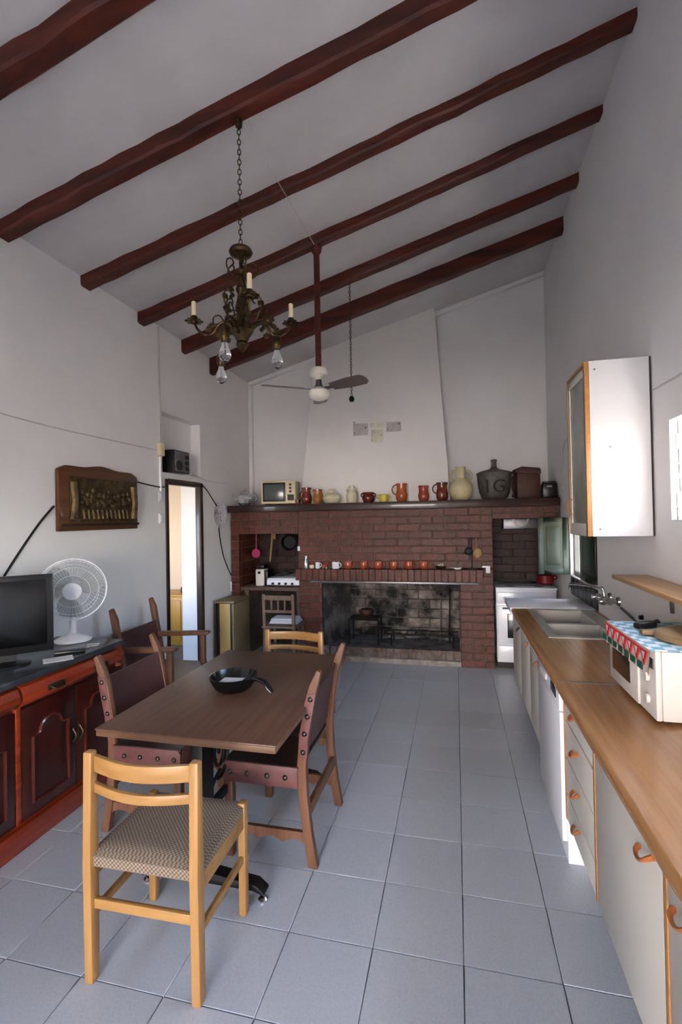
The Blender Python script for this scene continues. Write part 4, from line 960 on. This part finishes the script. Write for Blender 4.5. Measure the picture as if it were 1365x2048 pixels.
# sink
t = thing('kitchen_sink', 'steel double-bowl sink set in the worktop', 'sink', (0, 0, CT+.04))
a, b, c, d = SK
def bowl(x0, x1, y0, y1, dz):
    g = G(); i = .035
    vs = [(x0, y0, .004), (x1, y0, .004), (x1, y1, .004), (x0, y1, .004), (x0+i, y0+i, -dz), (x1-i, y0+i, -dz), (x1-i, y1-i, -dz), (x0+i, y1-i, -dz)]
    g.add(vs, [(0, 1, 5, 4), (1, 2, 6, 5), (2, 3, 7, 6), (3, 0, 4, 7), (4, 5, 6, 7)]); return g
ym = 3.50
for y0, y1 in ((c+.035, ym-.02), (ym+.02, d-.035)):
    bw = bowl(a+.035, b-.075, y0, y1, .15).obj('bowl', 'sink_steel', t)
    G().lathe([(0, 0), (.03, 0), (.034, .004), (.02, .003), (0, .002)], ((a+b)/2-.02, (y0+y1)/2, -.149), 16).obj('drain', 'chrome', bw)
r = G()
r.bb((a-.02, c-.02, 0), (a+.036, d+.02, .006)); r.bb((b-.076, c-.02, 0), (b+.02, d+.02, .006)); r.bb((a+.036, c-.02, 0), (b-.076, c+.036, .006)); r.bb((a+.036, d-.036, 0), (b-.076, d+.02, .006)); r.bb((a+.036, ym-.021, 0), (b-.076, ym+.021, .006))
r.obj('rim', 'sink_steel', t, smooth=False)
# wall mixer tap
t = thing('mixer_tap', 'chrome wall-mounted mixer tap with long spout over the sink', 'tap', (XR, 3.60, 1.02))
for y in (-.09, .09):
    G().cyl((0, y, 0), (-.075, y, 0), .016).lathe([(.032, 0), (.028, .012), (.018, .018)], (0, 0, 0), 16, T(-.002, y, 0)@Matrix.Rotation(-PI/2, 4, 'Y')).obj('wall_union', 'chrome', t)
    G().lathe([(.012, 0), (.022, .01), (.026, .03), (.02, .05), (0, .052)], (0, 0, 0), 10, T(-.07, y, 0)@Matrix.Rotation(-PI/2, 4, 'Y')).obj('valve_knob', 'chrome', t)
G().cyl((-.065, -.12, 0), (-.065, .12, 0), .021).obj('body', 'chrome', t)
G().tube(smooth([(-.065, 0, .01), (-.07, .01, .06), (-.085, .04, .075), (-.16, .28, .06), (-.185, .40, .045), (-.19, .425, .03), (-.19, .428, -.005)]), .010, 10).obj('spout', 'chrome', t)
t = thing('pipe_run', 'thin pipe along the wall behind the sink and microwave', 'pipe', (0, 0, 0)); G().tube([(XR-.012, 3.45, .99), (XR-.012, 3.2, .96), (XR-.012, 2.85, .90), (XR-.012, 2.6, .87)], .007, 8).obj('pipe', 'grey_metal', t); G().lathe([(.014, 0), (.012, .02), (0, .022)], (0, 0, 0), 10, T(XR-.002, 3.10, 1.0)@Matrix.Rotation(-PI/2, 4, 'Y')).obj('stop_valve', 'black_iron', t)

# ---------------------------------------------------------------- window over the sink, shutters
w0, w1, z0, z1 = WS
win = tag(bpy.data.objects.new('window_1', None), 'small green window over the sink with an opened shutter', None, None, 'structure'); COL.objects.link(win); win.location = (XR, (w0+w1)/2, z0)
hw = (w1-w0)/2; hz = z1-z0
fx = .03
G().bb((fx, -hw, 0), (fx+.04, -hw+.035, hz)).bb((fx, hw-.035, 0), (fx+.04, hw, hz)).bb((fx, -hw+.035, 0), (fx+.04, hw-.035, .035)).bb((fx, -hw+.035, hz-.035), (fx+.04, hw-.035, hz)).obj('frame', 'green_dark', win, .003)
def leaf(name, W, Hh, m, loc, rz, lab):
    t = thing(name, lab, 'shutter', loc, rz, 'green shutter leaves')
    G().bb((0, -.011, 0), (.05, .011, Hh)).bb((W-.05, -.011, 0), (W, .011, Hh)).bb((.05, -.011, 0), (W-.05, .011, .055)).bb((.05, -.011, Hh-.055), (W-.05, .011, Hh)).obj('frame', m, t, .003)
    G().bb((.05, -.005, .055), (W-.05, .005, Hh-.055)).obj('panel', m, t)
    G().bb((.075, -.010, .085), (W-.075, .010, Hh-.085)).obj('raised_field', m, t, .008)
    for z in (.1, Hh-.1): G().cyl((0, 0, z-.025), (0, 0, z+.025), .007, n=8).obj('hinge', 'black_iron', t)
    return t
leaf('window_shutter', .27, .535, 'green_paint', (XR-.012, w1+.012, z0+.005), PI, 'green panelled shutter leaf swung open into the room')
leaf('window_shutter', .55, .525, 'green_dark', (XR+.015, w0+.005, z0+.006), PI/2, 'dark green shutter leaf still closed over the sink window')
t = thing('tiled_splashback', 'dark glossy green tile splashback under the sink window', 'splashback', (XR-.005, 4.42, .862))
for k in range(6): G().bb((-.004, -.43+.144*k, 0), (.004, -.43+.144*k+.14, .16)).obj('tile', 'green_dark', t, .002)
# stone window on the right wall
a0, a1, c0, c1 = W2
win = tag(bpy.data.objects.new('window_2', None), 'bright small window with rough stone reveal', None, None, 'structure'); COL.objects.link(win); win.location = (XR, (a0+a1)/2, c0)
hw = (a1-a0)/2; hz = c1-c0
rnd = random.Random(9)
for y in (-hw, hw):
    for k in range(7):
        zz0 = hz*k/7; d = rnd.uniform(.004, .018); s = 1 if y < 0 else -1
        G().bb((.02+rnd.uniform(0, .02), y, zz0+.002), (.235, y+s*d, zz0+hz/7-.002)).obj('stone', 'stone', win, .004)
G().bb((.0, -hw, -.001), (.24, hw, .008)).obj('sill', 'plaster', win, .003)
for y in (-hw+.02, hw-.045): G().bb((.12, y, .008), (.15, y+.025, hz)).obj('frame', 'white_lam', win, .003)
for z in (.008, hz-.03): G().bb((.12, -hw+.02, z), (.15, hw-.02, z+.025)).obj('frame', 'white_lam', win, .003)

# ---------------------------------------------------------------- wall cabinet with glass door
t = thing('wall_cabinet', 'white wall cabinet with glazed wooden-framed door', 'cabinet', (.71, 2.888, 1.478))
D, Wc, Hc = XR-.71-.012, .42, .967
G().bb((.022, 0, 0), (D, .018, Hc)).obj('side_panel', 'cab_side', t, .001); G().bb((.022, Wc-.018, 0), (D, Wc, Hc)).obj('side_panel', 'cab_side', t, .001)
G().bb((.022, .018, 0), (D, Wc-.018, .018)).obj('bottom_panel', 'cab_side', t); G().bb((.022, .018, Hc-.018), (D, Wc-.018, Hc)).obj('top_panel', 'cab_side', t); G().bb((D-.01, .018, .018), (D, Wc-.018, Hc-.018)).obj('back_panel', 'dark_edge', t)
G().bb((D+.0005, .003, .0), (D+.010, .02, Hc)).obj('batten', 'dark_edge', t)
for z in (.33, .65): G().bb((.04, .018, z), (D-.01, Wc-.018, z+.015)).obj('shelf', 'cab_side', t)
dr = G().bb((0, 0, 0), (.02, .045, Hc)).bb((0, Wc-.045, 0), (.02, Wc, Hc)).bb((0, .045, 0), (.02, Wc-.045, .07)).bb((0, .045, Hc-.07), (.02, Wc-.045, Hc)).obj('door', 'white_lam', t, .002)
G().bb((.007, .045, .07), (.012, Wc-.045, Hc-.07)).obj('pane', 'frost_glass', dr)
G().bb((-.003, -.002, 0), (.021, .016, Hc)).obj('wood_edging', 'beech', dr, .003); G().bb((-.004, Wc-.016, 0), (.0, Wc, Hc)).bb((-.004, .016, Hc-.02), (0, Wc-.016, Hc)).obj('wood_edging', 'beech', dr)
G().tube([(-.002, Wc-.06, .12), (-.025, Wc-.06, .15), (-.025, Wc-.06, .19), (-.002, Wc-.06, .22)], .006, 6).obj('handle', 'beech', dr)
for x, z in ((.05, .92), (.12, .49), (.06, .04)): G().lathe([(.006, 0), (.004, .002), (0, .002)], (0, 0, 0), 8, T(x, .0005, z)@Matrix.Rotation(PI/2, 4, 'X')).obj('screw_cap', 'grey_metal', t)
# small shelf
t = thing('wall_shelf', 'pale wooden shelf board on the wall above the microwave', 'shelf', (XR, 2.35, 1.235))
G().bb((-.185, -.75, .0), (-.002, .66, .022)).obj('board', 'shelf_wood', t, .002)
for y in (-.45, .34): G().prism([(-.002, -.13), (-.002, -.002), (-.15, -.002), (-.15, -.012), (-.02, -.02), (-.014, -.13)], 'y', y-.009, y+.009).obj('bracket', 'grey_metal', t)
wall_cable('electric_wire', [(XR-.005, 1.2, 2.22), (XR-.005, 2.0, 2.235), (XR-.005, 2.86, 2.255)], 'cable_white', .004, 'thin wire along the wall above the bright stone window')
wall_cable('electric_wire', [(XR-.005, 3.34, 2.24), (XR-.005, 4.6, 2.30), (XR-.005, 5.05, 2.25), (XR-.005, 5.1, 1.85)], 'cable_white', .004, 'thin wire dropping down the wall beside the mantel end')

# ---------------------------------------------------------------- microwave with patterned cloth
t = thing('microwave_oven', 'white microwave oven on the worktop under the shelf', 'microwave', (.67, 2.135, CT+.041))
mh = .245
G().bb((.02, -.24, .012), (.345, .24, .012+mh)).obj('case', 'mw_white', t, .006)
G().bb((.0, -.24, .012), (.02, .24, .012+mh)).obj('front', 'mw_white', t, .006)
d = G().bb((-.012, -.10, .02), (.0, .238, .006+mh)).obj('door', 'mw_white', t, .005); G().bb((-.015, -.02, .07), (-.010, .19, .19)).obj('window', 'brown_glass', d, .012, 3)
for z in (.07, .15): G().cyl((0, -.17, z), (-.012, -.17, z), .017, n=18).obj('knob', 'mw_white', t)
G().bb((-.004, -.225, .19), (0, -.115, .225)).obj('control_label', 'grey_metal', t)
for x in (.05, .3):
    for y in (-.2, .2): G().cyl((x, y, 0), (x, y, .013), .013, n=10).obj('foot', 'black_plastic', t)
# cloth: folded sheet over the top, hanging over the front
def cloth_mats():
    m = bpy.data.materials.new('cloth_pattern'); m.use_nodes = True; nt = m.node_tree; b = nt.nodes['Principled BSDF']; L = nt.links.new; b.inputs['Roughness'].default_value = .9
    tc = nt.nodes.new('ShaderNodeTexCoord'); mp = nt.nodes.new('ShaderNodeMapping'); mp.inputs['Scale'].default_value = (26, 26, 26); L(tc.outputs['Object'], mp.inputs[0])
    ck = nt.nodes.new('ShaderNodeTexChecker'); ck.inputs['Scale'].default_value = 1.0; ck.inputs['Color1'].default_value = _c((.80, .86, .90)); ck.inputs['Color2'].default_value = _c((.45, .66, .74)); L(mp.outputs[0], ck.inputs['Vector'])
    L(ck.outputs[0], b.inputs['Base Color']); MATS['cloth_pattern'] = m
cloth_mats()
mat('cloth_red', (.72, .10, .16), .9); mat('cloth_green', (.06, .32, .24), .9); mat('cloth_pale', (.86, .80, .76), .9)
ct = thing('patterned_cloth', 'blue check cloth with red and green border over the microwave', 'cloth', (.67, 2.135, CT+.041+.012+mh+.001))
G().bb((-.016, -.242, 0), (.33, .246, .004)).obj('top_sheet', 'cloth_pattern', ct, .0015)
n = 24; vs = []; fs = []
for j in range(2):
    for i in range(n+1):
        y = -.242+.488*i/n; wv = .004*math.sin(i*1.9)+.003*math.sin(i*.7)
        vs.append((-.0165-(0, .006)[j]+wv*j, y, (.004, -.085+.004*math.sin(i*1.3))[j]))
for i in range(n): fs.append((i, i+1, n+1+i+1, n+1+i))
m = len(vs); vs += [(x-.002, y, z) for x, y, z in vs]; fs += [tuple(k+m for k in f[::-1]) for f in fs]
fs += [(i, m+i, m+i+1, i+1) for i in range(n)]+[(n+1+i, n+2+i, m+n+2+i, m+n+1+i) for i in range(n)]
G().add(vs, fs).obj('hanging_edge', 'cloth_pale', ct)
for k in range(7):
    y = -.21+.07*k
    G().prism([(y-.032, -.002), (y+.032, -.002), (y, -.058)], 'x', -.0275, -.0235).obj('red_motif', 'cloth_red', ct); G().prism([(y-.014, -.008), (y+.014, -.008), (y, -.036)], 'x', -.0285, -.0275).obj('pale_motif', 'cloth_pale', ct)
    G().prism([(y-.024+.035, -.054), (y+.024+.035, -.054), (y+.024+.035, -.078), (y-.024+.035, -.078)], 'x', -.0295, -.0265).obj('green_motif', 'cloth_green', ct)
topz = CT+.041+.012+mh+.0055
t = thing('round_board', 'round wooden board lying on the microwave cloth', 'cutting board', (.865, 2.06, topz)); G().lathe([(0, 0), (.125, 0), (.132, .006), (.132, .02), (.125, .026), (0, .026)], n=32).obj('disc', 'board_wood', t)
G().box((-.14, .06, .012), (.05, .04, .018), RZ(0)).obj('grip', 'board_wood', t, .004)
t = thing('black_gadget', 'small black gadget with short handle on the microwave cloth', 'gadget', (.76, 2.245, topz), .6); G().box((0, 0, .014), (.10, .04, .028)).obj('body', 'black_plastic', t, .010); G().tube([(.05, 0, .018), (.085, .01, .02), (.10, .015, .014)], .008, 8).obj('handle', 'black_plastic', t)

# ---------------------------------------------------------------- chandelier
cx, cy_ = -1.075, 2.335
t = thing('chandelier', 'ornate bronze chandelier with candles and hanging bulbs', 'chandelier', (cx, cy_, 0))
ch = G(); zt = 3.70; zb = 3.06; nl = 24
for k in range(nl):
    zc0 = zb+(zt-zb)*(k+.5)/nl; h = (zt-zb)/nl*.62
    R = RZ(PI/2*(k % 2)+.4)
    ch.tube([(math.cos(2*PI*i/10)*.009, 0, zc0+math.sin(2*PI*i/10)*h) for i in range(10)], .0026, 5, True, R)
ch.obj('chain', 'bronze', t)
G().cyl((0, 0, 3.69), (0, 0, 3.725), .018, .022).obj('ceiling_hook', 'bronze', t)
G().lathe([(.008, 3.06), (.03, 3.05), (.055, 3.035), (.063, 3.018), (.056, 3.005), (.03, 2.995), (.012, 2.985), (0, 2.985)], n=24).obj('canopy', 'bronze', t)
G().lathe([(0, 2.99), (.010, 2.985), (.010, 2.93), (.018, 2.92), (.012, 2.905), (.012, 2.86), (.022, 2.845), (.030, 2.82), (.020, 2.795), (.026, 2.76), (.036, 2.72), (.026, 2.69), (.034, 2.66), (.055, 2.63), (.06, 2.60), (.04, 2.57), (.028, 2.545), (.034, 2.53), (.018, 2.505), (.008, 2.49), (0, 2.485)], n=18).obj('column', 'bronze', t)
def leafblob(g, M, s=1): 
    for a in (-.5, 0, .5): g.ball((.016*s*math.sin(a)*1.3, 0, .016*s*math.cos(a)), .012*s, 7, 5, (.6, .35, 1.3), M)
for k in range(5):
    a = k*2*PI/5+.4; M = RZ(a)
    G().tube(smooth([(.012, 0, 2.90), (.05, 0, 2.88), (.085, 0, 2.91), (.085, 0, 2.95), (.058, 0, 2.965), (.045, 0, 2.945), (.058, 0, 2.93)]), .004, 6, M=M).obj('upper_scroll', 'bronze', t)
    g = G().tube(smooth([(.03, 0, 2.70), (.07, 0, 2.695), (.105, 0, 2.73), (.10, 0, 2.78), (.07, 0, 2.79), (.058, 0, 2.765), (.07, 0, 2.75)]), .004, 6, M=M)
    leafblob(g, M@T(.10, 0, 2.74)); leafblob(g, M@T(.055, 0, 2.79)@Matrix.Rotation(.6, 4, 'Y')); leafblob(g, M@T(.085, 0, 2.70)@Matrix.Rotation(2.2, 4, 'Y')); g.obj('leaf_scroll', 'bronze', t)
def arm(ang, up, R=.265):
    M = RZ(math.radians(ang))
    if up: pts = [(.04, 0, 2.62), (.09, 0, 2.655), (.13, 0, 2.64), (.16, 0, 2.60), (.20, 0, 2.595), (.24, 0, 2.62), (R, 0, 2.665)]
    else: pts = [(.04, 0, 2.58), (.09, 0, 2.615), (.14, 0, 2.62), (.18, 0, 2.60), (.21, 0, 2.565), (.215, 0, 2.53)]; R = .215
    sp = smooth(pts, 4); g = G().tube(sp, [.010-.004*i/len(sp) for i in range(len(sp))], 8, M=M)
    g.tube(smooth([(.09, 0, 2.64), (.12, 0, 2.69), (.155, 0, 2.685), (.155, 0, 2.65), (.13, 0, 2.648)]), .004, 6, M=M)
    leafblob(g, M@T(.19, 0, 2.61)@Matrix.Rotation(-.4, 4, 'Y')); leafblob(g, M@T(.12, 0, 2.60)@Matrix.Rotation(2.5, 4, 'Y')); leafblob(g, M@T(.16, 0, 2.63)@Matrix.Rotation(.5, 4, 'Y'))
    ar = g.obj('arm', 'bronze', t)
    if up:
        pet = [(R+.048*math.cos(2*PI*i/16)*(1 if i % 2 else .72), .048*math.sin(2*PI*i/16)*(1 if i % 2 else .72)) for i in range(16)]
        G().prism(pet, 'z', 2.668, 2.676, M).lathe([(0, 2.655), (.02, 2.66), (.024, 2.685), (.015, 2.70), (0, 2.70)], (R, 0, 0), 12, M).obj('drip_cup', 'bronze', ar)
        G().lathe([(0, 2.70), (.0125, 2.70), (.0125, 2.775), (.006, 2.78), (0, 2.78)], (R, 0, 0), 12, M).obj('candle', 'candle', ar)
    else:
        G().lathe([(.006, 2.54), (.02, 2.53), (.024, 2.50), (.02, 2.47), (.016, 2.465), (0, 2.465)], (R, 0, 0), 12, M).obj('socket', 'bronze', ar)
        G().lathe([(.013, 2.468), (.016, 2.45), (.028, 2.42), (.03, 2.40), (.024, 2.38), (.01, 2.369), (0, 2.367)], (R, 0, 0), 16, M).obj('bulb', 'clear_glass', ar)
for a in (-174, 32, -57): arm(a, True)
for a in (-88, 148, -12): arm(a, False)
one(G().tube([(cx+.045, cy_+.03, 3.735), (cx+.03, 2.70, 3.725), (-1.04, 3.05, 3.735), (-1.032, 3.59, 3.75)], .0025, 5), 'electric_wire', 'cable_white', 'thin wire slung from the chandelier beam to the ceiling fan rod', 'cable')

# ---------------------------------------------------------------- ceiling fan
t = thing('ceiling_fan', 'white ceiling fan on a long brown rod', 'ceiling fan', (-1.03, 3.645, 0))
G().lathe([(.024, 2.76), (.024, 3.78)], n=16).obj('rod', 'beam', t)
G().lathe([(.026, 3.70), (.04, 3.72), (.045, 3.76), (.0, 3.76)], n=16).obj('bracket', 'beam', t)
G().lathe([(.022, 2.80), (.06, 2.79), (.075, 2.76), (.07, 2.735), (.03, 2.715), (.022, 2.70), (0, 2.70)], n=24).obj('canopy', 'fan_white', t)
G().lathe([(.02, 2.71), (.025, 2.66), (.04, 2.64), (.04, 2.63)], n=20).obj('coupling', 'grey_metal', t)
G().lathe([(0, 2.64), (.05, 2.635), (.082, 2.61), (.085, 2.585), (.07, 2.555), (.04, 2.54), (.012, 2.535), (0, 2.53)], n=28).obj('motor', 'fan_white', t)
for ang, pit in ((104, -.2), (212, -.22), (336, -.30)):
    M = RZ(math.radians(ang))@T(0, 0, 2.625)@Matrix.Rotation(pit, 4, 'X')
    b = G().prism([(.13, -.045), (.30, -.062), (.42, -.06), (.45, -.035), (.455, 0), (.45, .035), (.42, .06), (.30, .062), (.13, .045)], 'z', -.004, .004, M).obj('blade', 'fan_blade', t)
    G().bb((.06, -.018, -.006), (.17, .018, 0), M).obj('blade_iron', 'grey_metal', b, .002)
# pull chain with weight
t = thing('pull_chain', 'thin hanging chain with a dark weight near the hood', 'chain', (-.905, 4.30, 0))
g = G(); nl = 40
ztop = 3.283+(4.32-3.283)*(-.905-XL)/(XR-XL)+.004; zbot = 2.72
for k in range(nl):
    z = zbot+(ztop-zbot)*(k+.5)/nl; h = (ztop-zbot)/nl*.62
    g.tube([(math.cos(2*PI*i/8)*.008, 0, z+math.sin(2*PI*i/8)*h) for i in range(8)], .0028, 4, True, RZ(PI/2*(k % 2)))
g.obj('chain', 'dark_edge', t); G().lathe([(0, 2.665), (.02, 2.672), (.026, 2.69), (.022, 2.71), (.008, 2.722), (0, 2.725)], n=14).obj('weight', 'black_iron', t)

# put each grouping empty at the base of its thing
def rebase(name, loc):
    o = bpy.data.objects[name]; d = Vector(loc)-o.location
    o.location = loc
    for c in bpy.data.objects:
        if c.parent == o: c.location = c.location-d
for nm, loc in (('fireplace', (-.8, 5.25, 0)), ('sideboard', (-2.36, 1.55, 0)), ('worktop', (.74, 1.46, CT)), ('worktop.001', (.74, 3.18, CT)), ('worktop_slab', (.72, 4.29, CT)),
                ('kitchen_sink', (.77, 3.56, CT+.04)), ('pipe_run', (XR-.012, 3.0, .86)), ('chandelier', (cx, cy_, 2.367)), ('ceiling_fan', (-1.03, 3.645, 2.53)), ('pull_chain', (-.905, 4.30, 2.665))):
    rebase(nm, loc)
